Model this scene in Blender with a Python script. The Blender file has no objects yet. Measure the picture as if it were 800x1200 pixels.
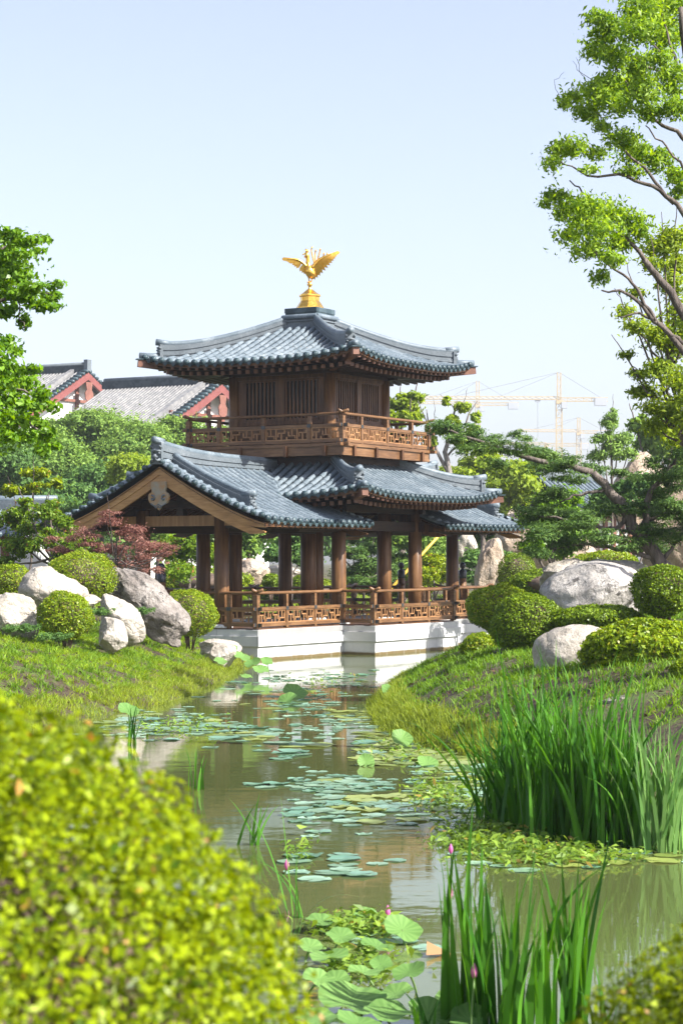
import bpy, math, random
import numpy as np
from mathutils import Vector, Matrix, noise
random.seed(7)
RNG = np.random.default_rng(11)
PI = math.pi
scene = bpy.context.scene
COL = scene.collection

# ------------------------------------------------------------------ camera
F_PX, HORIZON, CAM_Z = 2504.0, 658.5, 2.5325
cam_d = bpy.data.cameras.new('camera')
cam = bpy.data.objects.new('camera', cam_d)
COL.objects.link(cam)
cam.location = (0, 0, CAM_Z)
cam.rotation_euler = (math.radians(90), 0.0027, 0)
cam_d.sensor_fit = 'VERTICAL'
cam_d.sensor_height = 36.0
cam_d.lens = 36.0 * F_PX / 1200
cam_d.shift_y = (HORIZON - 600) / 1200
cam_d.clip_start = 0.1
cam_d.clip_end = 6000
cam_d.dof.use_dof = True
cam_d.dof.focus_distance = 55
cam_d.dof.aperture_fstop = 7.5
scene.camera = cam


def at(x, y, d):
    """point d metres away that the photo shows at pixel (x, y)"""
    return Vector(((x - 400) * d / F_PX, d, CAM_Z - (y - HORIZON) * d / F_PX))


def wat(x, y):
    """point of the water surface seen at pixel (x, y)"""
    d = CAM_Z * F_PX / (y - HORIZON)
    return Vector(((x - 400) * d / F_PX, d, 0))


# ------------------------------------------------------------------ node materials
def new_mat(name):
    m = bpy.data.materials.new(name)
    m.use_nodes = True
    nt = m.node_tree
    for n in list(nt.nodes):
        nt.nodes.remove(n)
    out = nt.nodes.new('ShaderNodeOutputMaterial')
    return m, nt, out


def N(nt, t, **kw):
    n = nt.nodes.new(t)
    for k, v in kw.items():
        if k.startswith('i_'):
            n.inputs[k[2:].replace('_', ' ')].default_value = v
        else:
            setattr(n, k, v)
    return n


def ramp(nt, fac, stops):
    r = nt.nodes.new('ShaderNodeValToRGB')
    el = r.color_ramp.elements
    while len(el) > 1:
        el.remove(el[-1])
    el[0].position = stops[0][0]
    el[0].color = (*stops[0][1], 1)
    for p, c in stops[1:]:
        e = el.new(p)
        e.color = (*c, 1)
    nt.links.new(fac, r.inputs[0])
    return r.outputs[0]


def noise_tex(nt, scale, detail=4, vec=None, rough=.55, sx=None):
    t = nt.nodes.new('ShaderNodeTexNoise')
    t.inputs['Scale'].default_value = scale
    t.inputs['Detail'].default_value = detail
    t.inputs['Roughness'].default_value = rough
    src = vec
    if src is None:
        src = nt.nodes.new('ShaderNodeTexCoord').outputs['Object']
    if sx is not None:
        mp = nt.nodes.new('ShaderNodeMapping')
        mp.inputs['Scale'].default_value = sx
        nt.links.new(src, mp.inputs['Vector'])
        src = mp.outputs[0]
    nt.links.new(src, t.inputs['Vector'])
    return t.outputs['Fac']


def math_n(nt, op, a, b=None, clamp=False):
    m = nt.nodes.new('ShaderNodeMath')
    m.operation = op
    m.use_clamp = clamp
    for i, v in enumerate((a, b)):
        if v is None:
            continue
        if isinstance(v, (int, float)):
            m.inputs[i].default_value = v
        else:
            nt.links.new(v, m.inputs[i])
    return m.outputs[0]


def mixc(nt, fac, a, b):
    m = nt.nodes.new('ShaderNodeMix')
    m.data_type = 'RGBA'
    if isinstance(fac, (int, float)):
        m.inputs[0].default_value = fac
    else:
        nt.links.new(fac, m.inputs[0])
    for i, v in ((6, a), (7, b)):
        if isinstance(v, tuple):
            m.inputs[i].default_value = (*v, 1)
        else:
            nt.links.new(v, m.inputs[i])
    return m.outputs[2]


def bump(nt, h, strength=.3, dist=.02):
    b = nt.nodes.new('ShaderNodeBump')
    b.inputs['Strength'].default_value = strength
    b.inputs['Distance'].default_value = dist
    nt.links.new(h, b.inputs['Height'])
    return b.outputs[0]


def simple(name, stops, scale=3, rough=.6, bump_s=.3, bump_scale=None, spec=.5, metal=0, sx=None, detail=5, bdist=.01, coat=0):
    m, nt, out = new_mat(name)
    b = nt.nodes.new('ShaderNodeBsdfPrincipled')
    f = noise_tex(nt, scale, detail, sx=sx)
    nt.links.new(ramp(nt, f, stops), b.inputs['Base Color'])
    b.inputs['Roughness'].default_value = rough
    b.inputs['Metallic'].default_value = metal
    b.inputs['Specular IOR Level'].default_value = spec
    b.inputs['Coat Weight'].default_value = coat
    b.inputs['Coat Roughness'].default_value = .25
    if bump_s:
        f2 = noise_tex(nt, bump_scale or scale * 3, 4, sx=sx)
        nt.links.new(bump(nt, f2, bump_s, bdist), b.inputs['Normal'])
    nt.links.new(b.outputs[0], out.inputs[0])
    return m


def foliage(name, dark, light, trans=.4, rough=.45, tcol=None, alt=None, alt_amt=0.0, spec=.4, patch=.6):
    """leaf material: per leaf value from the 'rnd' attribute, clump tone from a slow noise"""
    m, nt, out = new_mat(name)
    at_ = nt.nodes.new('ShaderNodeAttribute')
    at_.attribute_name = 'rnd'
    n1 = noise_tex(nt, patch, 2)
    f = math_n(nt, 'ADD', math_n(nt, 'MULTIPLY', at_.outputs['Fac'], .65), math_n(nt, 'MULTIPLY', n1, .45))
    c = ramp(nt, f, [(.12, dark), (.85, light)])
    if alt:
        sel = math_n(nt, 'GREATER_THAN', at_.outputs['Fac'], 1 - alt_amt)
        c = mixc(nt, sel, c, alt)
    b = nt.nodes.new('ShaderNodeBsdfPrincipled')
    nt.links.new(c, b.inputs['Base Color'])
    b.inputs['Roughness'].default_value = rough
    b.inputs['Specular IOR Level'].default_value = spec * .55
    t = nt.nodes.new('ShaderNodeBsdfTranslucent')
    hs = nt.nodes.new('ShaderNodeHueSaturation')
    hs.inputs['Saturation'].default_value = 1.1
    hs.inputs['Value'].default_value = 1.5
    hs.inputs['Hue'].default_value = .485
    nt.links.new(c, hs.inputs['Color'])
    nt.links.new(hs.outputs[0], t.inputs['Color'])
    mx = nt.nodes.new('ShaderNodeMixShader')
    mx.inputs[0].default_value = trans
    nt.links.new(b.outputs[0], mx.inputs[1])
    nt.links.new(t.outputs[0], mx.inputs[2])
    nt.links.new(mx.outputs[0], out.inputs[0])
    return m


M = {}
# slate-blue fired clay tiles: each tile its own tone
def tile_mat(name, a, b_, c_, rough=.42, vw=.35, nw=.3):
    m, nt, out = new_mat(name)
    tc = nt.nodes.new('ShaderNodeTexCoord').outputs['Object']
    v = nt.nodes.new('ShaderNodeTexVoronoi')
    v.inputs['Scale'].default_value = 3.6
    nt.links.new(tc, v.inputs['Vector'])
    n1 = noise_tex(nt, 1.3, 5, tc)
    n2 = noise_tex(nt, 22, 4, tc)
    sep = nt.nodes.new('ShaderNodeSeparateColor')
    nt.links.new(v.outputs['Color'], sep.inputs[0])
    f = math_n(nt, 'ADD', math_n(nt, 'ADD', math_n(nt, 'MULTIPLY', sep.outputs[0], vw), .5 * (.35 - vw) + .5 * (.3 - nw)),
               math_n(nt, 'ADD', math_n(nt, 'MULTIPLY', n1, nw), math_n(nt, 'MULTIPLY', n2, .45)))
    b = nt.nodes.new('ShaderNodeBsdfPrincipled')
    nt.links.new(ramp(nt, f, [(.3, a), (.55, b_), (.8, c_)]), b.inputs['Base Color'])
    b.inputs['Roughness'].default_value = rough
    b.inputs['Specular IOR Level'].default_value = .4
    nt.links.new(bump(nt, n2, .35, .01), b.inputs['Normal'])
    nt.links.new(b.outputs[0], out.inputs[0])
    return m
M['tile'] = tile_mat('roof_tile', (.062, .088, .108), (.125, .16, .188), (.28, .32, .345), .48, .16, .22)
M['pan'] = tile_mat('shade_dark_pan_tile', (.016, .026, .032), (.032, .046, .056), (.065, .082, .095), .6)  # darker than the barrels, shade of the channels put into the colour
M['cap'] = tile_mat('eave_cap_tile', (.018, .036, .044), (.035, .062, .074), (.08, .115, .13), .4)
M['ridge'] = tile_mat('ridge_tile', (.06, .075, .088), (.115, .138, .155), (.22, .24, .255), .55, .08, .35)
M['hall_tile'] = tile_mat('hall_roof_tile', (.13, .13, .135), (.19, .19, .193), (.27, .265, .26), .7)

def wood(name, a, b_, c_, rough=.45, spec=.4, vertical=True):
    m, nt, out = new_mat(name)
    tc = nt.nodes.new('ShaderNodeTexCoord').outputs['Object']
    sx = (6, 6, .5) if vertical else (1.2, 1.2, 9)
    n1 = noise_tex(nt, 2.2, 6, tc, sx=sx)
    n2 = noise_tex(nt, .9, 4, tc)
    f = math_n(nt, 'ADD', math_n(nt, 'MULTIPLY', n1, .6), math_n(nt, 'MULTIPLY', n2, .4))
    b = nt.nodes.new('ShaderNodeBsdfPrincipled')
    nt.links.new(ramp(nt, f, [(.33, a), (.5, b_), (.68, c_)]), b.inputs['Base Color'])
    b.inputs['Roughness'].default_value = rough
    b.inputs['Specular IOR Level'].default_value = spec
    nt.links.new(bump(nt, n1, .25, .008), b.inputs['Normal'])
    nt.links.new(b.outputs[0], out.inputs[0])
    return m
M['wood'] = wood('brown_stained_wood', (.042, .017, .006), (.098, .042, .016), (.20, .092, .036))
M['column'] = wood('column_wood', (.055, .024, .009), (.125, .060, .024), (.24, .125, .052), .4, .3)
M['rail'] = wood('railing_wood', (.088, .043, .019), (.155, .078, .034), (.25, .135, .061), .42, vertical=False)
M['fret'] = wood('fretwork_wood', (.20, .098, .04), (.32, .165, .072), (.43, .24, .105), .45)
M['barge'] = wood('bargeboard_wood', (.26, .13, .045), (.40, .21, .078), (.52, .31, .13), .45, vertical=False)
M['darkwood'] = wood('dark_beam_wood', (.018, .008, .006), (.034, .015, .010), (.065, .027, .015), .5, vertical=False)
M['rafter_end'] = simple('rafter_wood', [(.3, (.11, .045, .026)), (.7, (.22, .10, .062))], 3, .5, .1)
M['iron'] = simple('joint_metal', [(.3, (.04, .05, .055)), (.7, (.10, .11, .12))], 20, .4, .1, metal=.6)
M['finial'] = simple('painted_finial', [(.3, (.012, .014, .02)), (.7, (.03, .033, .045))], 8, .25, 0)
M['pendant'] = simple('carved_board', [(.42, (.36, .20, .085)), (.60, (.30, .27, .21))], 3.5, .6, .3)
M['gold'] = simple('gilt_metal', [(.3, (.80, .40, .05)), (.7, (1.0, .64, .15))], 9, .24, .4, metal=.95, bump_scale=16)
M['glass'] = simple('dark_interior_glass', [(.4, (.01, .02, .025)), (.6, (.02, .05, .06))], 2, .12, 0)

# pale granite plinth, joints and a brown stain at the waterline
m, nt, out = new_mat('plinth_stone')
tc = nt.nodes.new('ShaderNodeTexCoord').outputs['Object']
sp = nt.nodes.new('ShaderNodeSeparateXYZ'); nt.links.new(tc, sp.inputs[0])
n1 = noise_tex(nt, 1.2, 6, tc); n2 = noise_tex(nt, 60, 3, tc)
c = ramp(nt, math_n(nt, 'ADD', math_n(nt, 'MULTIPLY', n1, .75), math_n(nt, 'MULTIPLY', n2, .25)), [(.3, (.36, .37, .375)), (.5, (.50, .505, .50)), (.75, (.61, .605, .585))])
st = math_n(nt, 'ADD', sp.outputs['Z'], math_n(nt, 'MULTIPLY', noise_tex(nt, 3, 4, tc), -.06))
stf = ramp(nt, st, [(.02, (1, 1, 1)), (.07, (0, 0, 0))])
sg = nt.nodes.new('ShaderNodeSeparateColor'); nt.links.new(stf, sg.inputs[0])
c = mixc(nt, sg.outputs[0], c, (.12, .085, .03))
for ax_, per in (('X', 1.26), ('Y', 1.27)):
    jf = math_n(nt, 'LESS_THAN', math_n(nt, 'FRACT', math_n(nt, 'MULTIPLY', math_n(nt, 'ADD', sp.outputs[ax_], 20.31), 1 / per)), .011)
    c = mixc(nt, math_n(nt, 'MULTIPLY', jf, .7), c, (.16, .16, .155))
streak = noise_tex(nt, 2.5, 3, tc, sx=(3, 3, .25))
c = mixc(nt, math_n(nt, 'MULTIPLY', math_n(nt, 'GREATER_THAN', streak, .62), .25), c, (.33, .33, .31))
b = nt.nodes.new('ShaderNodeBsdfPrincipled'); nt.links.new(c, b.inputs['Base Color']); b.inputs['Roughness'].default_value = .7
nt.links.new(bump(nt, n2, .2, .004), b.inputs['Normal'])
nt.links.new(b.outputs[0], out.inputs[0]); M['stone'] = m

def rock_mat(name, lo, mid, hi, spots=.0):
    m, nt, out = new_mat(name)
    tc = nt.nodes.new('ShaderNodeTexCoord').outputs['Object']
    n1 = noise_tex(nt, 1.1, 7, tc, rough=.62); n2 = noise_tex(nt, 14, 6, tc); n3 = noise_tex(nt, 3.0, 8, tc, rough=.75)
    c = ramp(nt, math_n(nt, 'ADD', math_n(nt, 'MULTIPLY', n1, .7), math_n(nt, 'MULTIPLY', n2, .3)), [(.36, lo), (.5, mid), (.64, hi)])
    if spots:
        s = ramp(nt, n3, [(.60 - spots, (0, 0, 0)), (.64 - spots, (1, 1, 1))])
        q = nt.nodes.new('ShaderNodeSeparateColor'); nt.links.new(s, q.inputs[0])
        c = mixc(nt, math_n(nt, 'MULTIPLY', q.outputs[0], .85), c, (.05, .045, .04))
    b = nt.nodes.new('ShaderNodeBsdfPrincipled'); nt.links.new(c, b.inputs['Base Color']); b.inputs['Roughness'].default_value = .8
    h = math_n(nt, 'ADD', n3, math_n(nt, 'MULTIPLY', n2, .4))
    vo = nt.nodes.new('ShaderNodeTexVoronoi'); vo.feature = 'DISTANCE_TO_EDGE'; vo.inputs['Scale'].default_value = .9
    wv = nt.nodes.new('ShaderNodeVectorMath'); wv.operation = 'ADD'; nt.links.new(tc, wv.inputs[0])
    nz = nt.nodes.new('ShaderNodeTexNoise'); nz.inputs['Scale'].default_value = 2.2; nz.inputs['Detail'].default_value = 5; nt.links.new(tc, nz.inputs['Vector'])
    nt.links.new(nz.outputs['Color'], wv.inputs[1]); nt.links.new(wv.outputs[0], vo.inputs['Vector'])
    ck = math_n(nt, 'LESS_THAN', vo.outputs['Distance'], .012)
    nt.links.new(mixc(nt, math_n(nt, 'MULTIPLY', ck, .22), c, (.09, .075, .06)), b.inputs['Base Color'])
    h = math_n(nt, 'ADD', h, math_n(nt, 'MULTIPLY', math_n(nt, 'MINIMUM', vo.outputs['Distance'], .04), 4))
    nt.links.new(bump(nt, h, .9, .09), b.inputs['Normal'])
    nt.links.new(b.outputs[0], out.inputs[0]); return m
M['rock_white'] = rock_mat('pale_boulder_stone', (.27, .235, .19), (.42, .375, .315), (.55, .51, .45))
M['rock_grey'] = rock_mat('grey_boulder_stone', (.12, .10, .088), (.21, .185, .165), (.34, .31, .285), .05)
M['rock_light'] = rock_mat('light_boulder_stone', (.22, .20, .18), (.38, .355, .325), (.52, .49, .455), .02)
M['rock_tan'] = rock_mat('tan_rockery_stone', (.26, .19, .13), (.40, .31, .23), (.50, .42, .34))
M['bark'] = simple('tree_bark', [(.35, (.055, .042, .035)), (.65, (.17, .14, .12))], 4, .85, .8, 12, sx=(3, 3, .6), bdist=.03)
M['bark_grey'] = simple('pine_bark', [(.35, (.10, .085, .075)), (.65, (.30, .27, .25))], 5, .85, .8, 10, sx=(3, 3, .8), bdist=.03)
M['twig'] = simple('twig_and_core', [(.35, (.06, .04, .03)), (.65, (.16, .11, .08))], 5, .85, .3)

FOL = {
    'broad': foliage('camphor_leaf', (.055, .15, .010), (.33, .48, .05), .45, .4),
    'broad_y': foliage('young_yellow_leaf', (.11, .19, .014), (.32, .42, .05), .5),
    'left_tree': foliage('dark_glossy_leaf', (.04, .12, .012), (.20, .36, .03), .38, .32),
    'bg': foliage('hazel_green_leaf', (.085, .175, .035), (.26, .40, .075), .3, .6, patch=.18),
    'bg_dark': foliage('deep_green_leaf', (.04, .11, .03), (.15, .27, .055), .3, .6, patch=.25),
    'bg_y': foliage('spring_green_leaf', (.14, .23, .02), (.32, .42, .05), .4, .6, patch=.3),
    'pine': foliage('pine_needle', (.022, .07, .02), (.14, .235, .045), .2, .5, patch=1.2),
    'ball': foliage('boxwood_leaf', (.065, .14, .006), (.31, .41, .02), .28, .4, patch=2.5, alt=(.38, .36, .04), alt_amt=.05),
    'ball_d': foliage('holly_leaf', (.035, .09, .007), (.23, .33, .02), .25, .4, patch=2.5),
    'near': foliage('privet_leaf', (.018, .065, .002), (.34, .43, .006), .30, .38, patch=9, alt=(.44, .25, .06), alt_amt=.012),
    'maple': foliage('red_maple_leaf', (.12, .045, .036), (.33, .17, .13), .35, .5),
    'shrub': foliage('shrub_leaf', (.05, .12, .01), (.22, .34, .03), .42, .4, alt=(.33, .16, .05), alt_amt=.03),
    'grass': foliage('bank_grass', (.10, .19, .012), (.33, .46, .03), .4, .55, patch=.9),
    'grass_d': foliage('shaded_grass', (.05, .14, .012), (.20, .34, .025), .35, .55, patch=.9),  # darker green grass, with shade put into its colour
    'straw': foliage('waterside_grass', (.11, .17, .015), (.33, .40, .05), .4, .6, patch=1.4),
    'weed': foliage('water_weed_leaf', (.07, .15, .02), (.24, .36, .05), .3, .4, patch=1.4, alt=(.30, .22, .05), alt_amt=.03),
    'iris': foliage('iris_blade', (.014, .075, .010), (.10, .27, .028), .35, .28, patch=2),
    'pad': foliage('sky_sheen_pad_leaf', (.09, .22, .13), (.29, .45, .31), .1, .2, patch=1.5, spec=1.0),  # blue-green leaf colour with the sky's sheen put into it
    'pad_y': foliage('young_lily_pad', (.13, .19, .035), (.32, .38, .10), .12, .28, patch=1.5, alt=(.33, .13, .05), alt_amt=.05, spec=.7),
    'lotus': foliage('lotus_leaf', (.08, .19, .045), (.22, .38, .11), .35, .5, patch=2, spec=.25),
    'petal': foliage('lotus_bud_petal', (.50, .10, .30), (.68, .22, .48), .3, .5),
    'straw_dead': foliage('dead_leaf', (.30, .16, .07), (.50, .30, .15), .3, .6),
}

# ------------------------------------------------------------------ mesh helpers
def tag(o, label=None, cat=None, group=None, kind=None):
    if label: o['label'] = label
    if cat: o['category'] = cat
    if group: o['group'] = group
    if kind: o['kind'] = kind
    return o


def empty(name, loc=(0, 0, 0), rz=0, label=None, cat=None, group=None):
    o = bpy.data.objects.new(name, None)
    o.empty_display_size = .2
    COL.objects.link(o)
    o.location = loc
    o.rotation_euler = (0, 0, rz)
    return tag(o, label, cat, group)


class MB:
    def __init__(s):
        s.v = []; s.f = []; s.mi = []; s.sm = []; s.mats = []; s.cur = 0; s.smooth = False

    def mat(s, m, smooth=False):
        if m not in s.mats: s.mats.append(m)
        s.cur = s.mats.index(m); s.smooth = smooth
        return s

    def add(s, vs, fs):
        k = len(s.v)
        s.v.extend([tuple(v) for v in vs])
        for f in fs:
            s.f.append(tuple(i + k for i in f)); s.mi.append(s.cur); s.sm.append(s.smooth)
        return s

    def box(s, x0, x1, y0, y1, z0, z1):
        s.add([(x0, y0, z0), (x1, y0, z0), (x1, y1, z0), (x0, y1, z0), (x0, y0, z1), (x1, y0, z1), (x1, y1, z1), (x0, y1, z1)],
              [(0, 3, 2, 1), (4, 5, 6, 7), (0, 1, 5, 4), (1, 2, 6, 5), (2, 3, 7, 6), (3, 0, 4, 7)])
        return s

    def beam(s, a, b, w, h, up=(0, 0, 1)):
        """box bar from a to b, w wide and h high, centred"""
        a = Vector(a); b = Vector(b); d = (b - a).normalized(); u = Vector(up)
        r = d.cross(u)
        if r.length < 1e-5: r = d.cross(Vector((1, 0, 0)))
        r.normalize(); u = r.cross(d).normalized()
        vs = []
        for p in (a, b):
            for i, j in ((-1, -1), (1, -1), (1, 1), (-1, 1)):
                vs.append(p + r * (i * w / 2) + u * (j * h / 2))
        s.add(vs, [(0, 1, 2, 3), (7, 6, 5, 4), (0, 4, 5, 1), (1, 5, 6, 2), (2, 6, 7, 3), (3, 7, 4, 0)])
        return s

    def tube(s, pts, rad, seg=8, cap=True, half=None, up=(0, 0, 1)):
        pts = [Vector(p) for p in pts]
        n = len(pts)
        if isinstance(rad, (int, float)): rad = [rad] * n
        rings = []; prev = None
        for i, p in enumerate(pts):
            d = (pts[min(i + 1, n - 1)] - pts[max(i - 1, 0)])
            if d.length < 1e-9: d = Vector((0, 0, 1))
            d.normalize()
            if prev is None:
                u = Vector(up)
                if abs(u.dot(d)) > .95: u = Vector((1, 0, 0))
            else:
                u = prev
            r = d.cross(u).normalized(); u = r.cross(d).normalized(); prev = u
            if half:
                rings.append([p + (r * math.cos(PI * k / seg) + u * math.sin(PI * k / seg)) * rad[i] for k in range(seg + 1)])
            else:
                rings.append([p + (r * math.cos(2 * PI * k / seg) + u * math.sin(2 * PI * k / seg)) * rad[i] for k in range(seg)])
        m = len(rings[0])
        vs = [v for r_ in rings for v in r_]
        fs = []
        for i in range(n - 1):
            for k in range(m - 1 if half else m):
                k2 = (k + 1) % m
                fs.append((i * m + k, i * m + k2, (i + 1) * m + k2, (i + 1) * m + k))
        if cap and not half:
            fs.append(tuple(range(m))[::-1]); fs.append(tuple((n - 1) * m + k for k in range(m)))
        s.add(vs, fs)
        return s

    def lathe(s, prof, c=(0, 0, 0), seg=16):
        c = Vector(c); vs = []; fs = []
        for r, z in prof:
            for k in range(seg):
                a = 2 * PI * k / seg + PI / seg
                vs.append((c.x + r * math.cos(a), c.y + r * math.sin(a), c.z + z))
        n = len(prof)
        for i in range(n - 1):
            for k in range(seg):
                k2 = (k + 1) % seg
                fs.append((i * seg + k, i * seg + k2, (i + 1) * seg + k2, (i + 1) * seg + k))
        fs.append(tuple(range(seg))[::-1]); fs.append(tuple((n - 1) * seg + k for k in range(seg)))
        s.add(vs, fs)
        return s

    def grid(s, rows):
        m = len(rows[0]); n = len(rows)
        s.add([v for r in rows for v in r], [(i * m + k, i * m + k + 1, (i + 1) * m + k + 1, (i + 1) * m + k) for i in range(n - 1) for k in range(m - 1)])
        return s

    def prism(s, poly, z0, z1):
        n = len(poly)
        s.add([(x, y, z0) for x, y in poly] + [(x, y, z1) for x, y in poly],
              [tuple(range(n))[::-1], tuple(range(n, 2 * n))] + [(i, (i + 1) % n, (i + 1) % n + n, i + n) for i in range(n)])
        return s

    def data(s, name):
        me = bpy.data.meshes.new(name)
        me.from_pydata(s.v, [], s.f)
        for m in s.mats: me.materials.append(m)
        me.polygons.foreach_set('material_index', s.mi)
        me.polygons.foreach_set('use_smooth', s.sm)
        me.update()
        return me

    def build(s, name, parent=None, bevel=0):
        o = bpy.data.objects.new(name, s.data(name))
        COL.objects.link(o)
        o.parent = parent
        if bevel:
            b = o.modifiers.new('bevel', 'BEVEL'); b.width = bevel; b.segments = 2; b.limit_method = 'ANGLE'
        return o


def mesh_obj(name, V, Fq, mat, parent=None, rnd=None, smooth=False, loc=None):
    """numpy quads -> object"""
    me = bpy.data.meshes.new(name)
    nv = len(V); nf = len(Fq); k = Fq.shape[1]
    me.vertices.add(nv); me.vertices.foreach_set('co', np.ascontiguousarray(V, dtype=np.float32).ravel())
    me.loops.add(nf * k); me.loops.foreach_set('vertex_index', Fq.astype(np.int32).ravel())
    me.polygons.add(nf); me.polygons.foreach_set('loop_start', np.arange(0, nf * k, k, dtype=np.int32))
    me.update(calc_edges=True)
    me.materials.append(mat)
    if smooth: me.polygons.foreach_set('use_smooth', np.ones(nf, dtype=bool))
    if rnd is not None:
        a = me.attributes.new('rnd', 'FLOAT', 'FACE'); a.data.foreach_set('value', rnd.astype(np.float32))
    me.validate()
    o = bpy.data.objects.new(name, me); COL.objects.link(o); o.parent = parent
    if loc is not None: o.location = loc
    return o


def unit(a):
    return a / np.maximum(np.linalg.norm(a, axis=1, keepdims=True), 1e-9)


def leaves(P, size, aspect=.5, nrm=None, up=.5, droop=0.0, vary=.35, fold=.18):
    """rhombic folded leaves at points P; nrm: outward direction that leaf faces lean to"""
    n = len(P)
    d = unit(RNG.normal(size=(n, 3)))
    if nrm is None: nrm = np.zeros((n, 3))
    fn = unit(RNG.normal(size=(n, 3)) * .8 + nrm * .9 + np.array([0, 0, up]))
    d = d - fn * (d * fn).sum(1, keepdims=True)
    d = unit(d); d[:, 2] -= droop; d = unit(d)
    side = unit(np.cross(d, fn))
    fn = np.cross(side, d)
    L = size * (1 + vary * RNG.normal(size=(n, 1))).clip(.45, 1.8)
    W = L * aspect
    a = P - d * L * .5; c = P + d * L * .5
    b = P + side * W * .5 + fn * L * fold - d * L * .05; e = P - side * W * .5 + fn * L * fold - d * L * .05
    V = np.stack([a, b, c, e], 1).reshape(-1, 3)
    F = np.arange(n * 4).reshape(-1, 4)
    return V, F


def blob_points(blobs, n, sub=9, subr=.42, squash=.75, top=.25, seed=0):
    """points gathered in loose sprays inside each ellipsoid blob (cx,cy,cz,rx,ry,rz)"""
    rg = np.random.default_rng(seed + 5)
    out = []; nr = []
    vol = np.array([(b[3] * b[4] * b[5]) ** .7 for b in blobs]); vol = vol / vol.sum()
    for b, w in zip(blobs, vol):
        c = np.array(b[:3]); r = np.array(b[3:6])
        k = int(sub * 1.7)
        u = unit(rg.normal(size=(k, 3)) + np.array([0, 0, top]))
        cc = c + u * r * rg.uniform(.15, 1.08, size=(k, 1)) ** .6
        rr = r.mean() * subr * rg.lognormal(-.25, .35, size=k)
        wt = rr ** 2; wt = wt / wt.sum()
        for j in range(k):
            m = max(1, int(n * w * wt[j]))
            q = unit(rg.normal(size=(m, 3)))
            rad = rr[j] * (np.abs(rg.normal(size=(m, 1))) * .45 + rg.uniform(.15, .85, size=(m, 1)))
            pts = cc[j] + q * rad * np.array([1.2, 1.2, squash])
            out.append(pts); nr.append(q * .7 + u[j] * .5)
    return np.concatenate(out), np.concatenate(nr)


def leaf_obj(name, P, nr, size, mat, parent=None, aspect=.5, up=.5, droop=0., fold=.18, vary=.35):
    V, F = leaves(P, size, aspect, nr, up, droop, vary, fold)
    return mesh_obj(name, V, F, mat, parent, RNG.random(len(F)))


def smooth_path(pts, k=4):
    pts = [Vector(p) for p in pts]
    if len(pts) < 3: return pts
    out = []
    P = [pts[0] * 2 - pts[1]] + pts + [pts[-1] * 2 - pts[-2]]
    for i in range(1, len(P) - 2):
        for j in range(k):
            t = j / k
            a, b, c, d = P[i - 1], P[i], P[i + 1], P[i + 2]
            out.append(.5 * ((2 * b) + (c - a) * t + (2 * a - 5 * b + 4 * c - d) * t * t + (3 * b - a - 3 * c + d) * t ** 3))
    out.append(pts[-1])
    return out


def limb(mb, pts, r0, r1, seg=7, k=4, wob=0.02):
    p = smooth_path(pts, k)
    n = len(p)
    for i in range(1, n - 1):
        p[i] = p[i] + Vector((random.uniform(-wob, wob), random.uniform(-wob, wob), random.uniform(-wob, wob)))
    mb.tube(p, [r0 + (r1 - r0) * i / (n - 1) for i in range(n)], seg)
    return p
# ================================================================== PAVILION
ANG = .523
PX0, PY0 = -.896, 62.0
P1, P2, Q1, QW = 2.52, 6.89, 3.55, 2.54
ZD = .79
PAV = empty('pavilion', (PX0, PY0, 0), PI / 2 - ANG,
            'two storey timber pavilion with curved blue tiled roofs on a white plinth in the pond', 'pavilion')


def cross(d=0, e=0):
    p1, p2, q1, qw = P1 + d, P2 + d, Q1 + d, QW + d
    return [(-p2, -qw), (-p1, -qw), (-p1, -q1), (p1, -q1), (p1, -qw), (p2, -qw), (p2, qw), (p1, qw), (p1, q1), (-p1, q1), (-p1, qw), (-p2, qw)]

mb = MB().mat(M['stone'])
mb.prism(cross(-.03), -.8, .36)
mb.prism(cross(.03), .361, .63)
mb.prism(cross(-.02), .631, ZD)
mb.build('plinth', PAV, .008)
mb = MB().mat(M['wood'])
mb.prism(cross(-.12), ZD + .002, ZD + .03)
mb.build('deck', PAV)


# ---- columns (each a part of its own)
def column(p, q, z0, z1, r, base=True):
    mb = MB()
    if base:
        mb.mat(M['stone'], True).lathe([(r * 1.45, 0), (r * 1.5, .03), (r * 1.3, .09), (r * 1.02, .1)], (p, q, z0 + .03), 20)
    mb.mat(M['column'], True).lathe([(r, .05), (r * 1.01, (z1 - z0) * .3), (r * .95, z1 - z0)], (p, q, z0), 20)
    mb.build('column', PAV)

CO, CI = 2.236, 1.578
for sp_ in (-1, 1):
    for sq in (-1, 1):
        column(sp_ * CO, sq * CO, ZD, 4.25, .205)
        if sp_ != sq: column(sp_ * CI, sq * CI, ZD, 4.9, .205)
        column(sp_ * 6.60, sq * 1.24, ZD, 3.9, .2)
column(-.12, 0, ZD, 4.8, .23); column(.42, .03, ZD, 4.8, .19)


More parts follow.
